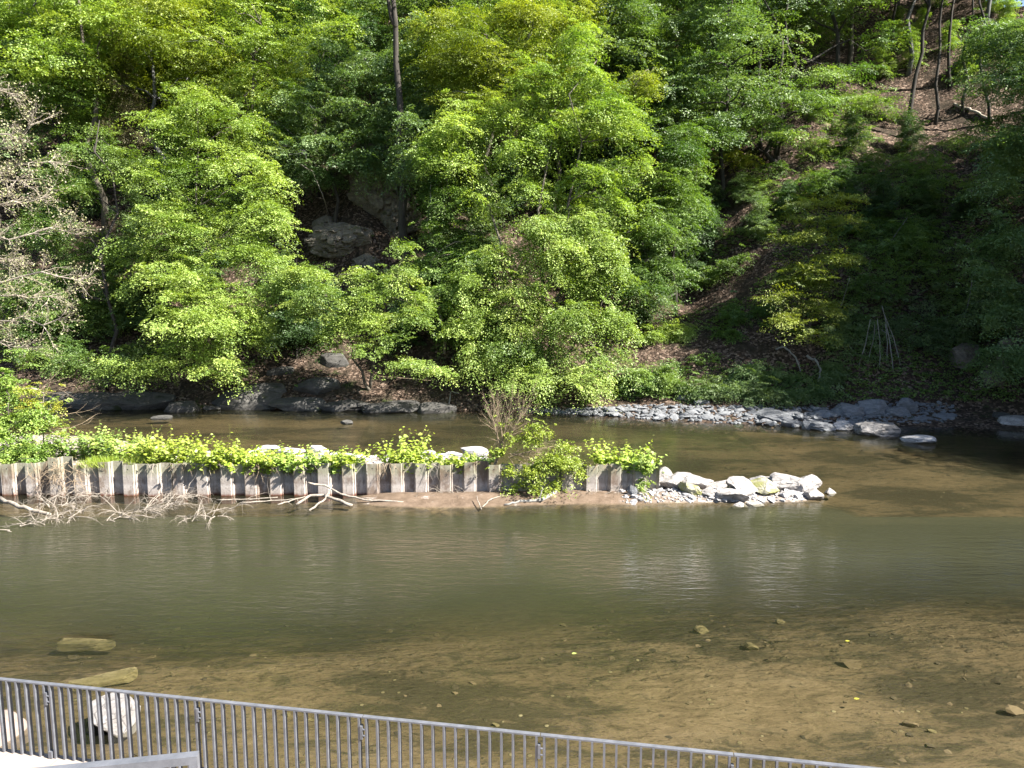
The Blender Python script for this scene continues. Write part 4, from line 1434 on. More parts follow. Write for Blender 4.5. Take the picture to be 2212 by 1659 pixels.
# slender trunks at the sunlit clearing
for i, (ub, vb, ut, vt, rr, lab) in enumerate([
        (1950, 292, 2010, -20, 0.2, 'leaning forked dark trunk at the left of the sunlit clearing'),
        (2018, 270, 2036, -20, 0.15, 'straight slender trunk in the middle of the sunlit clearing'),
        (1912, 160, 1938, -20, 0.16, 'grey trunk high behind the leaning forked one'),
        (2080, 250, 2100, -20, 0.13, 'thin trunk wrapped in bright leaves right of the straight one'),
        (2138, 270, 2120, 40, 0.13, 'dark thin trunk at the right end of the clearing'),
        (1640, 330, 1640, 150, 0.24, 'thick dark trunk left of the twin beech'),
        (870, 220, 845, -40, 0.34, 'smooth dark grey trunk standing out at the top left of centre'),
        (1122, 45, 1120, -40, 0.26, 'grey trunk piece visible at the top centre'),
        (1355, 290, 1352, -30, 0.26, 'dead shaggy trunk with bare twigs behind the central crown'),
        (2055, 190, 2062, -20, 0.15, 'pale brown trunk farther back in the clearing')]):
    b_ = T(ub, vb)
    if i == 6:
        b_ = P(885, 330, 62)
        b_[2] = float(hill(b_[0], b_[1]))
    tp = P(ut, vt, b_[1] + 0.5)
    r_ = np.random.default_rng(1200 + i)
    dv = tp - b_
    tp2 = b_ + dv * max(1.0, 15 / max(abs(dv[2]), 1))
    rt = root('slender_tree' if i not in (5, 6, 8) else 'old_tree', b_, lab, 'tree', None)
    mb_ = MB()
    path = limb(mb_, r_, b_ - np.array([0, 0, 0.4]), tp2, rr * 1.25, rr * 0.5, wob=0.025, seg=9, sides=8)
    if i == 0:
        limb(mb_, r_, path[6], path[6] + np.array([-2.2, 0.3, 4.5]), rr * 0.6, rr * 0.3, seg=5)
    if i == 6:
        limb(mb_, r_, P(855, 60, b_[1]), P(825, -40, b_[1]), 0.2, 0.12, seg=5)
    if i == 8:
        for q in range(60):
            a_ = path[r_.integers(4, 9)]
            limb(mb_, r_, a_, a_ + np.array([r_.normal() * 1.4, r_.normal() * 1.0, r_.normal() * 0.9 - 0.2]), 0.035, 0.008, sag=-0.12, wob=0.2, seg=5, sides=4)
    blobs = []
    zt = tp2[2]
    for q in range(7):
        blobs.append((np.array([tp2[0] + r_.normal() * 1.8, tp2[1] + r_.normal() * 1.8, zt + 1.5 + r_.uniform(-1.5, 4)]), np.array([2.0, 2.0, 0.9])))
    if i == 3:
        blobs += BL([(2095, 120, b_[1], 24, 30), (2090, 180, b_[1], 22, 30), (2085, 60, b_[1], 24, 30)])
    for c_, r3 in blobs[:7]:
        limb(mb_, r_, path[-1], c_, rr * 0.4, 0.03, seg=5, sides=5)
    mb_.build('trunk', M['bark_dark'], rt, smooth=True, origin=b_)
    crown('crown', rt, blobs, 150, M['leaf_mid'] if i % 2 else M['leaf_yellow'], 1220 + i, 40, (1.0, 1.8), 0.22, origin=b_)

# right hand slope: sapling, shrubs and the tree at the right edge
hero_tree('beech_sapling', T(1745, 748), P(1770, 430, 57), BL([
    (1790, 440, 57, 60, 12), (1740, 470, 56.5, 60, 12), (1830, 480, 56, 50, 12), (1770, 515, 55.5, 70, 12), (1800, 560, 54.5, 70, 14), (1720, 585, 54, 50, 14), (1770, 610, 53.5, 70, 14), (1700, 640, 53, 45, 16), (1770, 660, 52.6, 60, 16), (1715, 690, 52, 45, 18), (1750, 725, 51.6, 40, 14)], 0.9),
    400, M['leaf_yellow'], M['bark'], 1130, 'bright layered young beech on the shaded right slope', r0=0.09, nl=44, ls=(0.8, 1.6), size=0.17, droop=0.15)
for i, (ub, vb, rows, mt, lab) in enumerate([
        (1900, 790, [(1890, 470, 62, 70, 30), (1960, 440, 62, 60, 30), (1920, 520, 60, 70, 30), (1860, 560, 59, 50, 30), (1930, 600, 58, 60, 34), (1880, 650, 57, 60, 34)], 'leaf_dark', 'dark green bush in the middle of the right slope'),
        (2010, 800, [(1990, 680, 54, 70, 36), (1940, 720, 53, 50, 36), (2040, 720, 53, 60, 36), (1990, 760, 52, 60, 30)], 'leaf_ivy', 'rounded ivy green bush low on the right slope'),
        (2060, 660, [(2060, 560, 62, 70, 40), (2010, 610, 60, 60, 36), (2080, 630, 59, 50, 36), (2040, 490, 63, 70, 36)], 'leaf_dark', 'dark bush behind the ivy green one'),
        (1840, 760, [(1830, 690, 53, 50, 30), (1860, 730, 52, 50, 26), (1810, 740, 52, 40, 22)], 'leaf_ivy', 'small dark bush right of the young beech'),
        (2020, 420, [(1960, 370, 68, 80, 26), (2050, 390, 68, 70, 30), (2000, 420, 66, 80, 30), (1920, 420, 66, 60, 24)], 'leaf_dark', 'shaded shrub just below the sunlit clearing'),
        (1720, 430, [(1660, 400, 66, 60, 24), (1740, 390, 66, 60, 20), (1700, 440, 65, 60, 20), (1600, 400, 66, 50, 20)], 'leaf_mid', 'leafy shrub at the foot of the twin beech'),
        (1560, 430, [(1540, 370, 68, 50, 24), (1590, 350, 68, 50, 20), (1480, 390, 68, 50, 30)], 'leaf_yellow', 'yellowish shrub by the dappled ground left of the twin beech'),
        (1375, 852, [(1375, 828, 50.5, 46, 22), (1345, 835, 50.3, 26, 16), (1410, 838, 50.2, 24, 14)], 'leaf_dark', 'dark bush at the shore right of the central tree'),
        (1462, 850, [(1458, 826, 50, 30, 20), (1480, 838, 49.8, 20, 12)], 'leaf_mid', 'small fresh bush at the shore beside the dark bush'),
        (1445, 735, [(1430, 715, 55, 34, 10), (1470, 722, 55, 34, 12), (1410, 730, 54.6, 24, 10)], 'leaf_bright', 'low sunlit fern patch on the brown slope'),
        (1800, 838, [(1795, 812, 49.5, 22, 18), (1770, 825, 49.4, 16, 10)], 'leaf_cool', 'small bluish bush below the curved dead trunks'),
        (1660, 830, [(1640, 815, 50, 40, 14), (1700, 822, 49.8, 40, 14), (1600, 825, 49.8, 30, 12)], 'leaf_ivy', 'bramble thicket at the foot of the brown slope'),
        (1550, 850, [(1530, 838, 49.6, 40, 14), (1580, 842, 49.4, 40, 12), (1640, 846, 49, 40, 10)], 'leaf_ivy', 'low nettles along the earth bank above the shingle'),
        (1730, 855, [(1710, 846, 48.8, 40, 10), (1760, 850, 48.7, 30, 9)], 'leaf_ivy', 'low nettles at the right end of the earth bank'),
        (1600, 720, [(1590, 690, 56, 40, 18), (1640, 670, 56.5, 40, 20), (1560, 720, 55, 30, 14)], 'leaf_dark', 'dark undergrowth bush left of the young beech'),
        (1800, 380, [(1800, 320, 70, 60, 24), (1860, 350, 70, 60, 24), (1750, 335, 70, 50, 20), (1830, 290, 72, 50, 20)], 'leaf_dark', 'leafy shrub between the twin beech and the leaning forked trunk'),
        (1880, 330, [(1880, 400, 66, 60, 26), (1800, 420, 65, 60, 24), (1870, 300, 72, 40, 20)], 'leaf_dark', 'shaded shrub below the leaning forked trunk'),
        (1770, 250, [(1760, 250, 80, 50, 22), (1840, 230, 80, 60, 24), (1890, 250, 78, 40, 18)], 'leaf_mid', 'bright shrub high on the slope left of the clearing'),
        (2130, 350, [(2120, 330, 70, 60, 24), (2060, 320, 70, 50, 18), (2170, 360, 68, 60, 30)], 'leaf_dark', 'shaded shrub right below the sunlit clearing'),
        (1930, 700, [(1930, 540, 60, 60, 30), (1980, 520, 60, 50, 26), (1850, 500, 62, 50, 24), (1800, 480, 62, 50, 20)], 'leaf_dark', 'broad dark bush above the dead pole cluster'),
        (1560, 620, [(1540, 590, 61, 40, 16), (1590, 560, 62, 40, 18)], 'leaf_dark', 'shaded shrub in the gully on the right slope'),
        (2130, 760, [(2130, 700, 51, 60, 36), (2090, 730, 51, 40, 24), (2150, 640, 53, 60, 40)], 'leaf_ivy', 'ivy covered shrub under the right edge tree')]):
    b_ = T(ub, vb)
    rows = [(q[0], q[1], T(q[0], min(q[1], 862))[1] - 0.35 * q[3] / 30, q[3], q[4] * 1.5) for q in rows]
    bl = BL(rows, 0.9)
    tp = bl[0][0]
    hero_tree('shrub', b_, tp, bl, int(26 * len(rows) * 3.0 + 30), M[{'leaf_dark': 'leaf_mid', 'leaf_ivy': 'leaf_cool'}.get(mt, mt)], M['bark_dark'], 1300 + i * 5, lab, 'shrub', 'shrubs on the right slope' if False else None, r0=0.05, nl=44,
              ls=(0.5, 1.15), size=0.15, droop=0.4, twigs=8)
hero_tree('edge_tree', T(2215, 800), P(2230, -40, 51), BL([
    (2180, 60, 52, 90, 50), (2250, 140, 51, 90, 60), (2170, 170, 51.5, 70, 44), (2210, 270, 50.5, 80, 50), (2150, 320, 50.5, 60, 36), (2200, 400, 50, 80, 50), (2130, 440, 50, 50, 36), (2200, 520, 49, 80, 50),
    (2150, 580, 48.6, 60, 40), (2220, 640, 48, 80, 50), (2170, 700, 47.6, 60, 36), (2220, 760, 47, 70, 40), (2180, 790, 46.8, 40, 26)], 0.9),
    900, M['leaf_cool'], M['bark_dark'], 1400, 'dark blue green tree filling the right edge', r0=0.24, nl=46, ls=(0.9, 1.7), size=0.18, droop=0.4)
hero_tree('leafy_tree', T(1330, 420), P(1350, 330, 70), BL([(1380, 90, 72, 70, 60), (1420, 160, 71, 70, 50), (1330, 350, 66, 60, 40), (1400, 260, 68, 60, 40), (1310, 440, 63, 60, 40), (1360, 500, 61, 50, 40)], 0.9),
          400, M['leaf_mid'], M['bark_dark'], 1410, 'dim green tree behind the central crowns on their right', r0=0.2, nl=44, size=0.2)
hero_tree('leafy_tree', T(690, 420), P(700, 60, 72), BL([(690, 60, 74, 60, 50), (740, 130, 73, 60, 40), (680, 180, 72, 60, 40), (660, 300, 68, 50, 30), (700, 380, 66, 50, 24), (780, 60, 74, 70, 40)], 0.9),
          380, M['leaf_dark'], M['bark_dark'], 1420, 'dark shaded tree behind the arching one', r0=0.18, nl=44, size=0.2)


# ------------------------------------------------------------------ branching twigs
def twig(mb, r_, p, d, ln, rad, depth, tips, spread=0.6, kids=(3, 5), grav=0.0, ratio=0.6, wob=0.18, sides=5):
    d = np.asarray(d, float)
    d = d / np.linalg.norm(d)
    n = 5
    path = [np.asarray(p, float)]
    dirs = [d]
    for i in range(n - 1):
        d = d + r_.normal(size=3) * wob + np.array([0, 0, grav])
        d /= np.linalg.norm(d)
        path.append(path[-1] + d * ln / (n - 1))
        dirs.append(d)
    rr = np.linspace(rad, rad * 0.45 if depth else rad * 0.25, n)
    mb.tube(np.array(path), rr, sides if depth > 1 else 4 if depth == 1 else 3, cap=False)
    if depth == 0:
        tips.append((path[-1], d))
        tips.append((path[2], dirs[2]))
        return
    for q in range(int(r_.integers(kids[0], kids[1] + 1))):
        i = int(r_.integers(1, n))
        dd = dirs[i] + r_.normal(size=3) * spread
        twig(mb, r_, path[i], dd, ln * ratio * r_.uniform(0.7, 1.2), rr[i] * 0.6, depth - 1, tips, spread, kids, grav, ratio, wob, sides)
    twig(mb, r_, path[-1], dirs[-1], ln * ratio, rr[-1], depth - 1, tips, spread, kids, grav, ratio, wob, sides)


# ------------------------------------------------------------------ pale alder reaching in from the left edge
r_ = np.random.default_rng(1500)
YA = 40.0
ab = np.array([-33.0, YA + 1, float(max(bed(-33.0, YA + 1), 0.2))])
alder = root('alder_tree', ab, 'pale greyish alder reaching into the picture at the left edge with catkins and fresh leaflets', 'tree')
mb_ = MB()
main = limb(mb_, r_, ab, P(-170, -30, YA + 1), 0.3, 0.08, wob=0.05, seg=10, sides=9)
tips = []
for (u0, v0, u1, v1, rr, dy) in [(-150, 700, 170, 690, 0.075, 0), (-160, 590, 215, 605, 0.085, -1.2), (-160, 615, 150, 640, 0.06, 0.8), (-150, 520, 190, 500, 0.08, 0.6), (-150, 470, 130, 430, 0.08, -0.8),
                                 (-150, 400, 150, 350, 0.07, 0.4), (-150, 330, 110, 270, 0.07, -0.5), (-150, 280, 60, 200, 0.06, 0.6), (-140, 540, 60, 560, 0.06, 1.5), (-150, 430, 80, 390, 0.06, -1.6), (-150, 360, 50, 310, 0.06, 1.3), (-150, 650, 90, 750, 0.05, 0.2)]:
    a_ = P(u0, v0 + 30, YA + 1)
    b_ = P(u1 - 45, v1, YA + dy)
    path = limb(mb_, r_, a_, b_, rr, rr * 0.35, sag=0.04, wob=0.05, seg=9, sides=6)
    for i_ in range(3, 9):
        for q in range(3 if i_ < 8 else 6):
            d = unit(path[min(i_ + 1, 8)] - path[i_ - 1]) + r_.normal(size=3) * np.array([0.5, 0.55, 0.5]) + np.array([0.2, 0, 0.05])
            twig(mb_, r_, path[i_], d, r_.uniform(0.5, 1.0), 0.017, 2, tips, 0.65, (2, 4), 0.02, 0.62)
mb_.build('trunk', M['bark_pale'], alder, origin=ab)
tp = np.array([t[0] for t in tips])
td = np.array([t[1] for t in tips])
nl_ = 1
pos = np.repeat(tp, nl_, 0) + r_.normal(size=(len(tp) * nl_, 3)) * 0.07
ax = np.repeat(td, nl_, 0) + r_.normal(size=(len(tp) * nl_, 3)) * 0.9
nr = r_.normal(size=(len(pos), 3)) * 0.6 + np.array([0.3, -0.4, 0.8])
sz = r_.uniform(0.05, 0.13, len(pos))
V, F = leaves_np(pos, ax, nr, sz, sz * 0.65)
link('crown', mesh_np('crown', V - ab, F, M['leaf_alder'], tint=np.clip(r_.normal(0.55, 0.3, len(pos)), 0, 1)), alder)


# ------------------------------------------------------------------ leafy plants on the wall and the bar
def knot_mesh(seed, nst, hgt, rad, leafmat, size=0.15, flop=0.5, lf=11):
    r_ = np.random.default_rng(seed)
    ms = MB()
    Pq, Aq, Nq, Sq, Tq = [], [], [], [], []
    for i in range(nst):
        a_ = r_.uniform(0, 6.28)
        rr = rad * math.sqrt(r_.random())
        p = np.array([math.cos(a_) * rr, math.sin(a_) * rr * 0.6, -0.05])
        hh_ = hgt * r_.uniform(0.55, 1.05)
        out = np.array([math.cos(a_), math.sin(a_), 0]) * flop * r_.uniform(0.3, 1.2) + r_.normal(size=3) * 0.15
        pts_ = [p + np.array([0, 0, hh_ * t]) + out * hh_ * t * t for t in np.linspace(0, 1, 6)]
        ms.tube(np.array(pts_), np.linspace(0.011, 0.004, 6), 4, cap=False)
        for j in range(lf):
            t = 0.18 + 0.82 * j / (lf - 1)
            q = np.array(p + np.array([0, 0, hh_ * t]) + out * hh_ * t * t)
            sd_ = a_ + (math.pi / 2 if j % 2 else -math.pi / 2) + r_.normal() * 0.7
            ax_ = np.array([math.cos(sd_), math.sin(sd_), -0.15 + r_.normal() * 0.25])
            Pq.append(q)
            Aq.append(ax_)
            Nq.append(np.array([r_.normal() * 0.5, r_.normal() * 0.5 - 0.25, 1.0]))
            Sq.append(size * r_.uniform(0.65, 1.25) * (1 - 0.35 * (t > 0.9)))
            Tq.append(0.35 + 0.4 * t + r_.normal() * 0.15)
    Sq = np.array(Sq)
    V, F = leaves_np(np.array(Pq), np.array(Aq), np.array(Nq), Sq, Sq * 0.78, OVAL, 0.14)
    st_me = mesh_np('stems', np.concatenate(ms.V), ms.F, M['stem'])
    return mesh_np('foliage', V, F, leafmat, tint=np.clip(np.array(Tq), 0, 1)), st_me


def plant(name, loc, seed, nst, hgt, rad, leafmat, label, cat='plant', group=None, size=0.15, flop=0.5, lf=11):
    rt = root(name, loc, label, cat, group)
    fm, sm = knot_mesh(seed, nst, hgt, rad, leafmat, size, flop, lf)
    link('foliage', fm, rt)
    link('stems', sm, rt)
    return rt


for i, (u, vtop, hw, Yp, zb, mt, lab) in enumerate([
        (190, 925, 60, 34.0, 0.9, 'leaf_mid', 'tall green knotweed clump at the left behind the taller pile'),
        (265, 932, 55, 33.6, 0.9, 'leaf_bright', 'green knotweed clump second from the left above the piles'),
        (335, 948, 40, 32.2, 1.0, 'leaf_knot', 'bright yellow green knotweed just right of the grass tuft'),
        (375, 938, 60, 32.0, 1.0, 'leaf_knot', 'highest yellow green knotweed clump along the pile tops'),
        (450, 952, 60, 31.5, 1.0, 'leaf_knot', 'yellow green knotweed clump between the highest one and the pale slabs'),
        (525, 970, 55, 31.5, 0.95, 'leaf_knot', 'low yellow knotweed spilling over the piles left of centre'),
        (585, 972, 50, 31.5, 0.9, 'leaf_knot', 'knotweed in front of the long flat white slab'),
        (645, 968, 50, 31.5, 0.9, 'leaf_bright', 'darker knotweed clump in front of the jagged white rock'),
        (705, 972, 45, 31.5, 0.85, 'leaf_bright', 'leafy clump hanging over the piles below the slender stone'),
        (750, 972, 40, 31.5, 0.85, 'leaf_knot', 'leafy clump at the left of the bright gravel patch'),
        (868, 938, 40, 32.2, 0.7, 'leaf_knot', 'tall bushy plant right of the bright gravel patch'),
        (905, 968, 40, 31.5, 0.8, 'leaf_knot', 'low leafy plant leaning right beside the tall bushy one'),
        (985, 982, 50, 31.8, 0.9, 'leaf_knot', 'low spreading leaves in front of the pointed white rock'),
        (1035, 985, 26, 31.7, 0.9, 'leaf_bright', 'sparse leaves hanging on the piles left of the bare twig shrub'),
        (1330, 958, 44, 31.6, 0.9, 'leaf_knot', 'bushy bright plant on top of the last piles'),
        (1380, 975, 34, 31.4, 0.9, 'leaf_bright', 'leafy plant spilling over the end of the pile wall')]):
    b_ = P(u, 990, Yp)
    zt = P(u, vtop, Yp)[2]
    hw_ = hw * Yp / FD
    plant('knotweed_plant', (b_[0], Yp, zb), 1600 + i, int(26 + hw * 0.7), max(0.35, zt - zb), hw_, M[mt], lab, 'plant', 'leafy plants along the top of the pile wall', size=0.2, lf=12)
# trailing leaves down the end pile
rt = root('trailing_plant', P(1398, 1000, 31.0), 'leafy creeper hanging down the end of the pile wall to the rocks', 'plant')
o0 = np.array(rt.location)
crown('foliage', rt, BL([(1395, 990, 30.9, 14, 14), (1400, 1015, 30.8, 11, 16), (1398, 1040, 30.75, 12, 14), (1388, 1050, 30.7, 12, 8)]), 70, M['leaf_bright'], 1640, 16, (0.15, 0.3), 0.085, origin=o0)
m_ = MB()
limb(m_, r_, P(1392, 975, 31.2), P(1398, 1050, 30.8), 0.015, 0.006, seg=6)
m_.build('stems', M['stem'], rt, origin=o0)
# left edge bush with yellow parts
b_ = P(20, 1000, 33.5)
hero_tree('maple_bush', (b_[0], 33.5, 0.9), P(20, 860, 33.5), BL([
    (10, 830, 34, 24, 30), (20, 880, 33.8, 40, 26), (50, 910, 33.6, 50, 26), (10, 930, 33.4, 50, 30), (70, 950, 33.4, 50, 22), (30, 970, 33, 50, 26), (10, 1010, 32, 30, 26), (0, 850, 34, 40, 40), (100, 975, 33.4, 44, 18)], 0.9),
    420, M['leaf_bright'], M['bark'], 1650, 'leafy maple bush at the left edge above the pile wall', 'bush', r0=0.07, nl=34, ls=(0.3, 0.7), size=0.115, droop=0.4, twigs=20, lw=0.8)
b_ = P(90, 960, 34.4)
hero_tree('yellow_shrub', (b_[0], 34.4, 0.8), P(95, 850, 34.4), BL([(85, 842, 34.4, 34, 9), (70, 870, 34.3, 40, 12), (110, 880, 34.2, 26, 9), (100, 912, 34, 34, 10), (60, 925, 33.8, 30, 12), (125, 935, 33.8, 24, 9)], 0.9),
          120, M['leaf_gold'], M['bark_pale'], 1660, 'yellow leaved shrub with bare twigs at the left edge', 'bush', r0=0.05, nl=26, ls=(0.3, 0.6), size=0.10, droop=0.25, twigs=16, lw=0.75)
mb_ = MB()
tips = []
r_ = np.random.default_rng(1670)
for (u0, v0, u1, v1) in [(60, 850, 185, 838), (80, 860, 170, 830), (90, 930, 200, 925), (100, 940, 215, 948), (120, 900, 195, 900)]:
    a_ = P(u0, v0, 34.2)
    c_ = P(u1, v1, 34.0)
    twig(mb_, r_, a_, c_ - a_, np.linalg.norm(c_ - a_) * 0.7, 0.018, 2, tips, 0.45, (2, 3), 0.01, 0.5)
b_ = P(60, 900, 34.2)
rt = root('bare_branch', b_, 'bare pale twigs sticking out to the right of the yellow shrub', 'branch')
mb_.build('twigs', M['twig'], rt, origin=b_)


def grass(name, loc, rx, ry, n, hgt, label, seed):
    r_ = np.random.default_rng(seed)
    p = np.stack([np.clip(r_.normal(size=n), -1.3, 1.3) * rx, np.clip(r_.normal(size=n), -1.3, 1.3) * ry, np.zeros(n)], 1)
    ax_ = np.stack([r_.normal(size=n) * 0.35, r_.normal(size=n) * 0.35 - 0.15, np.ones(n)], 1)
    nr = np.stack([r_.normal(size=n), r_.normal(size=n), r_.normal(size=n) * 0.2], 1)
    h_ = hgt * r_.uniform(0.5, 1.1, n)
    V, F = leaves_np(p, ax_, nr, h_, np.full(n, 0.016), RHOMB, 0)
    o = link(name, mesh_np(name, V, F, M['leaf_knot'], tint=r_.random(n)))
    o.location = loc
    return tag(o, label, 'grass')


for i, (u, Yp, lab) in enumerate([(300, 31.6, 'bright green grass tuft on the pile tops below the knotweed'), (225, 31.7, 'grass tuft beside the taller pile'), (205, 31.2, 'yellowish grass hanging over the pile right of the taller one')]):
    b_ = P(u, 1000, Yp)
    grass('grass_tuft', (b_[0], Yp, 1.2 if i < 2 else 1.15), 0.45, 0.2, 420, 0.42, lab, 1680 + i)

# flood debris caught on the piles at the left
r_ = np.random.default_rng(1690)
mb_ = MB()
tips = []
b_ = P(130, 1000, 30.8)
for q in range(60):
    p = b_ + np.array([r_.normal() * 0.55, -0.12 + r_.normal() * 0.1, r_.uniform(-0.9, 0.35)])
    d = np.array([r_.normal() * 0.7, -0.25 + r_.normal() * 0.3, -0.8 + r_.normal() * 0.6])
    twig(mb_, r_, p, d, r_.uniform(0.4, 0.9), 0.011, 1, tips, 0.7, (1, 3), -0.06, 0.6, 0.3)
rt = root('flood_debris', b_, 'tangle of dry flood debris hanging on the piles at the left', 'debris')
mb_.build('twigs', M['twig'], rt, origin=b_)

for i, (u, n_, lab) in enumerate([(345, 7, 'pale roots hanging over the piles right of the grass tuft'), (398, 5, 'dry roots hanging below the highest knotweed clump'), (470, 6, 'thin dry stalks dangling over the piles left of centre'),
                                  (560, 6, 'dry roots hanging over the piles below the long white slab'), (655, 6, 'dangling stalks above the curved driftwood pole'), (835, 6, 'dry stalks hanging over the piles at the bright gravel patch'),
                                  (930, 6, 'dangling dry stems under the low leafy plant'), (1290, 6, 'dry stalks hanging on the piles right of the half bare shrub')]):
    r_ = np.random.default_rng(1695 + i * 3)
    mb_ = MB()
    tips = []
    b_ = P(u, 1004, 30.93)
    b_[2] = 1.36
    for q in range(n_):
        p = b_ + np.array([r_.normal() * 0.3, -0.03, 0.03])
        twig(mb_, r_, p, [r_.normal() * 0.6, -0.35, -0.5], r_.uniform(0.25, 0.6), 0.011, 1, tips, 0.6, (1, 2), -0.14, 0.6, 0.25)
    rt = root('hanging_roots', b_, lab, 'roots')
    mb_.build('twigs', M['twig'] if i % 2 else M['deadwood'], rt, origin=b_)

# ------------------------------------------------------------------ half bare shrub in the middle of the wall
r_ = np.random.default_rng(1700)
sb = P(1070, 1010, 31.3)
shrub = root('willow_shrub', sb, 'half bare willow shrub growing on the piles with a fan of dry twigs', 'shrub')
mb_ = MB()
tips = []
limb(mb_, r_, P(1065, 1012, 31.3), P(1085, 950, 31.2), 0.07, 0.045, seg=5)
st0 = P(1078, 965, 31.2)
for (u1, v1) in [(1045, 880), (1062, 872), (1085, 866), (1104, 868), (1122, 872), (1140, 876), (1155, 885), (1075, 885), (1110, 890), (1130, 900), (1095, 880), (1050, 905)]:
    c_ = P(u1, v1, 31.2 + r_.normal() * 0.5)
    d = c_ - st0
    twig(mb_, r_, st0 + r_.normal(size=3) * 0.08, d, np.linalg.norm(d) * 0.8, 0.018, 3, tips, 0.42, (4, 5), 0.02, 0.5, 0.09)
st1 = P(1100, 985, 31.0)
for (u1, v1) in [(1180, 960), (1210, 955), (1225, 975), (1160, 985), (1200, 990), (1150, 1010), (1130, 1030), (1240, 990), (1180, 1010), (1165, 950)]:
    c_ = P(u1, v1, 30.8 + r_.normal() * 0.4)
    d = c_ - st1
    twig(mb_, r_, st1 + r_.normal(size=3) * 0.1, d + np.array([0, 0, 0.3]), np.linalg.norm(d) * 0.75, 0.018, 2, tips, 0.4, (3, 5), -0.05, 0.5, 0.12)
mb_.build('branches', M['twig'], shrub, origin=sb)
crown('foliage', shrub, BL([(1130, 935, 31, 20, 12), (1165, 935, 31, 22, 10), (1140, 955, 31, 22, 10), (1150, 918, 31, 16, 8), (1205, 962, 30.9, 22, 9), (1225, 968, 30.9, 12, 7), (1105, 1010, 30.7, 14, 18), (1150, 1015, 30.6, 40, 20), (1200, 1005, 30.6, 40, 20),
                            (1240, 1000, 30.7, 22, 22), (1120, 1050, 30.5, 22, 14), (1160, 1045, 30.5, 30, 18), (1195, 1045, 30.5, 20, 20), (1255, 1015, 30.7, 14, 16), (1100, 940, 31, 8, 10), (1180, 985, 30.8, 30, 12)], 0.9),
      620, M['leaf_knot'], 1710, 20, (0.2, 0.5), 0.085, origin=sb, droop=0.4, lw=0.6)
plant('leafy_sprig', P(1075, 985, 31.0), 1720, 16, 0.5, 0.3, M['leaf_knot'], 'big leaved sprig at the stem of the half bare shrub', 'plant', None, 0.15, 0.6)
plant('leafy_sprig', G(905 + 0, 1058, 0.15) * np.array([1, 1, 1]), 1722, 5, 0.3, 0.15, M['leaf_knot'], 'small sprig growing at the foot of the piles', 'plant', None, 0.1, 0.5)


# ------------------------------------------------------------------ driftwood and dead branches
def log(name, pts_, r0, r1, mat, label, seed, kids=0):
    r_ = np.random.default_rng(seed)
    pts_ = [np.asarray(p, float) for p in pts_]
    ts = np.linspace(0, len(pts_) - 1, len(pts_) * 4)
    path = np.array([[np.interp(t, range(len(pts_)), [p[k_] for p in pts_]) for k_ in range(3)] for t in ts])
    path[1:-1] += r_.normal(size=(len(path) - 2, 3)) * r0 * 0.25
    mb_ = MB()
    rad = 0.8 * np.linspace(r0, r1, len(path)) * (1 + r_.normal(size=len(path)) * 0.06)
    mb_.tube(path, rad, 8)
    tips = []
    for q in range(kids):
        i = int(r_.integers(3, len(path) - 1))
        twig(mb_, r_, path[i], r_.normal(size=3) + (path[-1] - path[0]) / np.linalg.norm(path[-1] - path[0]), r_.uniform(0.3, 0.8), rad[i] * 0.45, 1, tips, 0.6, (1, 3))
    o0 = path[len(path) // 2]
    o = mb_.build(name, mat, None, smooth=True, origin=o0)
    o.location = tuple(o0)
    return tag(o, label, 'driftwood')


gz = lambda u, v, z=0.05: G(u, v, z)
log('driftwood', [gz(665, 1043, 0.75), gz(700, 1048, 0.62), gz(740, 1068, 0.32), gz(790, 1080, 0.15), gz(872, 1085, 0.1)], 0.055, 0.045, M['deadwood'], 'longest curved driftwood pole leaning against the piles', 1800)
log('driftwood', [gz(668, 1103, 0.0), gz(700, 1080, 0.25), gz(718, 1048, 0.7)], 0.055, 0.03, M['deadwood'], 'short driftwood stick crossing the long pole at an angle', 1801)
log('driftwood', [gz(640, 1090, 0.05), gz(670, 1070, 0.3), gz(700, 1070, 0.28), gz(760, 1092, 0.06)], 0.06, 0.09, M['deadwood'], 'thick twisted driftwood limb under the crossing stick', 1802)
log('driftwood', [gz(0, 1076, 0.35), gz(60, 1100, 0.15), gz(110, 1112, 0.0)], 0.1, 0.07, M['deadwood'], 'smooth pale log sliding into the water at the left edge', 1803)
log('driftwood', [gz(1090, 1090, 0.05), gz(1130, 1082, 0.12), gz(1170, 1080, 0.14), gz(1200, 1062, 0.3)], 0.05, 0.11, M['deadwood_grey'], 'stout grey driftwood trunk below the half bare shrub', 1804, 3)
log('driftwood', [gz(1245, 1040, 0.5), gz(1275, 1062, 0.2), gz(1293, 1074, 0.1)], 0.05, 0.05, M['deadwood'], 'slanting stick at the piles right of the shrub', 1805)
log('driftwood', [gz(1270, 1072, 0.1), gz(1310, 1070, 0.14), gz(1365, 1076, 0.08)], 0.045, 0.025, M['deadwood'], 'slender branch lying on the sand near the last piles', 1806, 4)
log('driftwood', [gz(1040, 1100, 0.0), gz(1034, 1085, 0.2), gz(1030, 1072, 0.35)], 0.03, 0.02, M['deadwood'], 'upright little stick standing in the water left of the grey trunk', 1807)
log('driftwood', [gz(1042, 1095, 0.08), gz(1060, 1078, 0.2), gz(1085, 1070, 0.2)], 0.035, 0.02, M['deadwood'], 'bowed branch on the sand beside the upright stick', 1808)
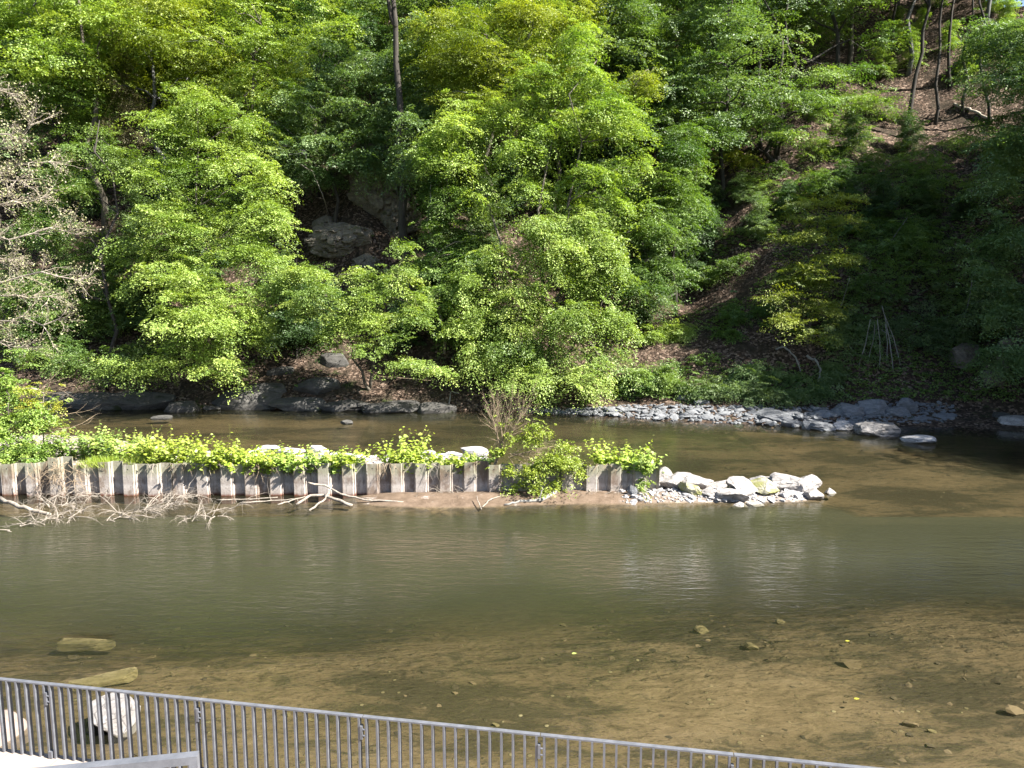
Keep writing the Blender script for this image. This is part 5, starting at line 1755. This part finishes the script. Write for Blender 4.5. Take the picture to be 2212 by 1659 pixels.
for i, (pts_, lab) in enumerate([([(470, 1080), (540, 1078), (600, 1074)], 'thin pale branch along the foot of the piles at left'),
                                 ([(520, 1086), (580, 1082), (640, 1078)], 'second thin branch lying parallel to the pile foot'),
                                 ([(780, 1076), (850, 1076), (905, 1070)], 'thin branch behind the long driftwood pole'),
                                 ([(860, 1060), (880, 1078), (940, 1076), (960, 1066)], 'curled branch at the pile foot left of the sand'),
                                 ([(600, 1090), (640, 1078), (665, 1072)], 'short thin branch at the left of the twisted limb')]):
    log('driftwood', [gz(u, v, 0.1) for u, v in pts_], 0.035, 0.02, M['deadwood'], lab, 1820 + i, 4)
# dry twiggy branches lying in the water at the left
for i, (u, v, u2, v2, sp, lab) in enumerate([
        (20, 1145, 130, 1110, 1.0, 'heap of dry twigs in the water at the left edge'),
        (120, 1120, 200, 1105, 1.0, 'dry twiggy branch lying in the water beside the pale log'),
        (240, 1120, 330, 1100, 1.2, 'big pale dead branch with crooked arms in the water'),
        (300, 1105, 410, 1085, 1.1, 'fuzzy dry branch standing out of the water by the piles'),
        (400, 1120, 500, 1110, 0.9, 'small arched dead branch farthest right in the water'),
        (120, 1075, 260, 1068, 1.1, 'dry twigs lodged along the pile foot at the left'),
        (330, 1085, 440, 1072, 0.8, 'dry twigs lodged at the pile foot behind the fuzzy branch'),
        (60, 1095, 180, 1088, 1.0, 'twiggy branch crossing the pale log')]):
    r_ = np.random.default_rng(1850 + i)
    mb_ = MB()
    tips = []
    a_ = G(u, v, 0.02)
    c_ = G(u2, v2, 0.25)
    d = c_ - a_
    for q in range(13):
        t = q / 12
        p = a_ + d * t * 0.8 + np.array([0, r_.normal() * 0.25, 0.0])
        dd = d * 0.6 / np.linalg.norm(d) + np.array([r_.normal() * 0.8, r_.normal() * 0.7, 0.45 + r_.normal() * 0.35])
        twig(mb_, r_, p, dd, r_.uniform(0.4, 0.75) * sp, 0.02, 3, tips, 0.6, (2, 3), -0.11, 0.6, 0.16)
    rt = root('dead_branch', a_, lab, 'dead branch')
    mb_.build('twigs', M['deadwood'], rt, origin=a_)
# dry twigs on the sand by the last piles
r_ = np.random.default_rng(1870)
for i, (u, v, lab) in enumerate([(1330, 1062, 'dry brushwood at the foot of the last piles'), (1390, 1068, 'small brushwood heap beside the dark upright stone'), (980, 1066, 'dry stalks at the foot of the piles left of the shrub'), (1240, 1068, 'dead stalks under the leafy shrub')]):
    mb_ = MB()
    tips = []
    a_ = G(u, v, 0.15)
    for q in range(14):
        p = a_ + np.array([r_.normal() * 0.4, r_.normal() * 0.15, 0])
        twig(mb_, r_, p, [r_.normal(), -0.4 + r_.normal() * 0.5, 0.6], r_.uniform(0.3, 0.6), 0.012, 1, tips, 0.6, (2, 3), -0.05)
    rt = root('brushwood', a_, lab, 'brushwood')
    mb_.build('twigs', M['deadwood'], rt, origin=a_)

# curved dead trunks and poles on the right slope
def pl(u, v, dz=0.3):
    p = T(u, v)
    return p + np.array([0, -0.3, dz])


log('dead_branch', [pl(1672, 762), pl(1690, 766, 0.6), pl(1715, 790, 0.6), pl(1725, 810, 0.3)], 0.09, 0.05, M['deadwood_grey'], 'arched grey dead branch on the right slope', 1880, 2)
log('driftwood_limb', [pl(1738, 782, 0.5), pl(1760, 798, 0.6), pl(1768, 815, 0.5), pl(1762, 830, 0.2)], 0.12, 0.07, M['deadwood_grey'], 'bent grey trunk piece right of the arched branch', 1881)
log('fallen_log', [pl(1270, 760, 0.8), pl(1300, 790, 0.5), pl(1345, 840, 0.2)], 0.12, 0.09, M['bark'], 'fallen trunk slanting down right of the central tree', 1882)
log('dead_branch', [pl(970, 880, 0.1), pl(975, 862, 0.6), P(992, 850, 52)], 0.05, 0.04, M['deadwood_grey'], 'thin propped stick at the waterline below the central crowns', 1883)
log('fallen_log', [T(2060, 232) + np.array([0, 0, 0.3]), T(2100, 248) + np.array([0, 0, 0.3]), T(2150, 268) + np.array([0, 0, 0.3])], 0.2, 0.14, M['bark_pale'], 'fallen log lying in the sunlit clearing', 1884)
rp = np.random.default_rng(1890)
for i, (u0, v0, u1, v1, lab) in enumerate([
        (1855, 790, 1880, 690, 'thin grey dead pole leaning left among the right slope bushes'), (1875, 780, 1890, 700, 'dead pole next to the left leaning one'), (1900, 800, 1895, 690, 'dead pole standing nearly upright in the pole cluster'),
        (1930, 805, 1905, 660, 'tallest dead pole of the cluster leaning left'), (1945, 790, 1910, 680, 'right hand dead pole of the cluster'), (1915, 780, 1912, 700, 'short dead pole in the middle of the cluster'),
        (1805, 690, 1835, 600, 'thin dead branch above the young beech foot'), (1905, 545, 1960, 470, 'pale dead branch in the dark bushes'), (2080, 700, 2100, 600, 'grey dead stem at the right edge slope')]):
    a_ = T(u0, v0)
    b_ = P(u1, v1, a_[1] - 0.3)
    log('dead_pole', [a_, (a_ + b_) / 2 + np.array([0.1, 0, 0.1]), b_], 0.045, 0.025, M['deadwood_grey'], lab, 1891 + i, 1)
log('bent_sapling_stem', [T(712, 470), P(700, 430, 64.5), P(675, 370, 64), P(630, 345, 63.5)], 0.06, 0.03, M['deadwood'], 'pale bent stem arching left of the rock face', 1910, 5)
log('dead_branch', [P(810, 812, 53), P(850, 815, 52.8), P(930, 822, 52.6)], 0.035, 0.015, M['twig'], 'low bare branch under the leaning tree', 1911, 6)

# undergrowth: low leaves no one could count
ru = np.random.default_rng(1950)
pts, A_, Ls_ = [], [], []
for i in range(6500):
    if i % 5:
        u, v = ru.uniform(1330, 2200), ru.uniform(420, 866)
    else:
        u, v = ru.uniform(60, 2180), ru.uniform(330, 840)
    p = T(u, v)
    nn_ = fbm(p[0] * 0.35, p[1] * 0.35, 51, 3)
    if nn_ < (0.08 - 0.25 * (p[2] < 2.5) + 0.15 * (u < 1300) - 0.22 * (u > 1700)):
        continue
    pts.append(p + np.array([0, 0, 0.1]))
    A_.append([ru.normal(), ru.normal() - 0.5, 0.25])
    Ls_.append(ru.uniform(0.3, 0.8))
V, F, tn = spray_leaves(ru, np.array(pts), np.array(A_), np.array(Ls_), 20, 0.13, 0.5, 0.2, 0.6, 0.7)
tag(link('undergrowth', mesh_np('undergrowth', V, F, M['leaf_mid'], tint=tn)), 'low green undergrowth scattered over the slope', kind='stuff')
# floating bits
rb = np.random.default_rng(1960)
for i, (u, v, mt, lab) in enumerate([(1845, 1510, 'leaf_gold', 'yellow leaf floating in the right foreground'), (1826, 1385, 'leaf_gold', 'small pale leaf drifting above the sunken stones'), (1410, 940, 'leaf_alder', 'twig shred floating behind the last piles'), (1235, 1412, 'leaf_bright', 'bright green leaf floating in the middle of the river')]):
    p = G(u, v, 0.006)
    V, F = leaves_np(np.array([[0, 0, 0.0]]), np.array([[1, 0.2, 0]]), np.array([[0, 0, 1.0]]), np.array([0.13]), np.array([0.08]), OVAL, 0.1)
    o = link('floating_leaf', mesh_np('floating_leaf', V, F, M[mt], tint=np.array([1.0])))
    o.location = tuple(p)
    tag(o, lab, 'leaf')
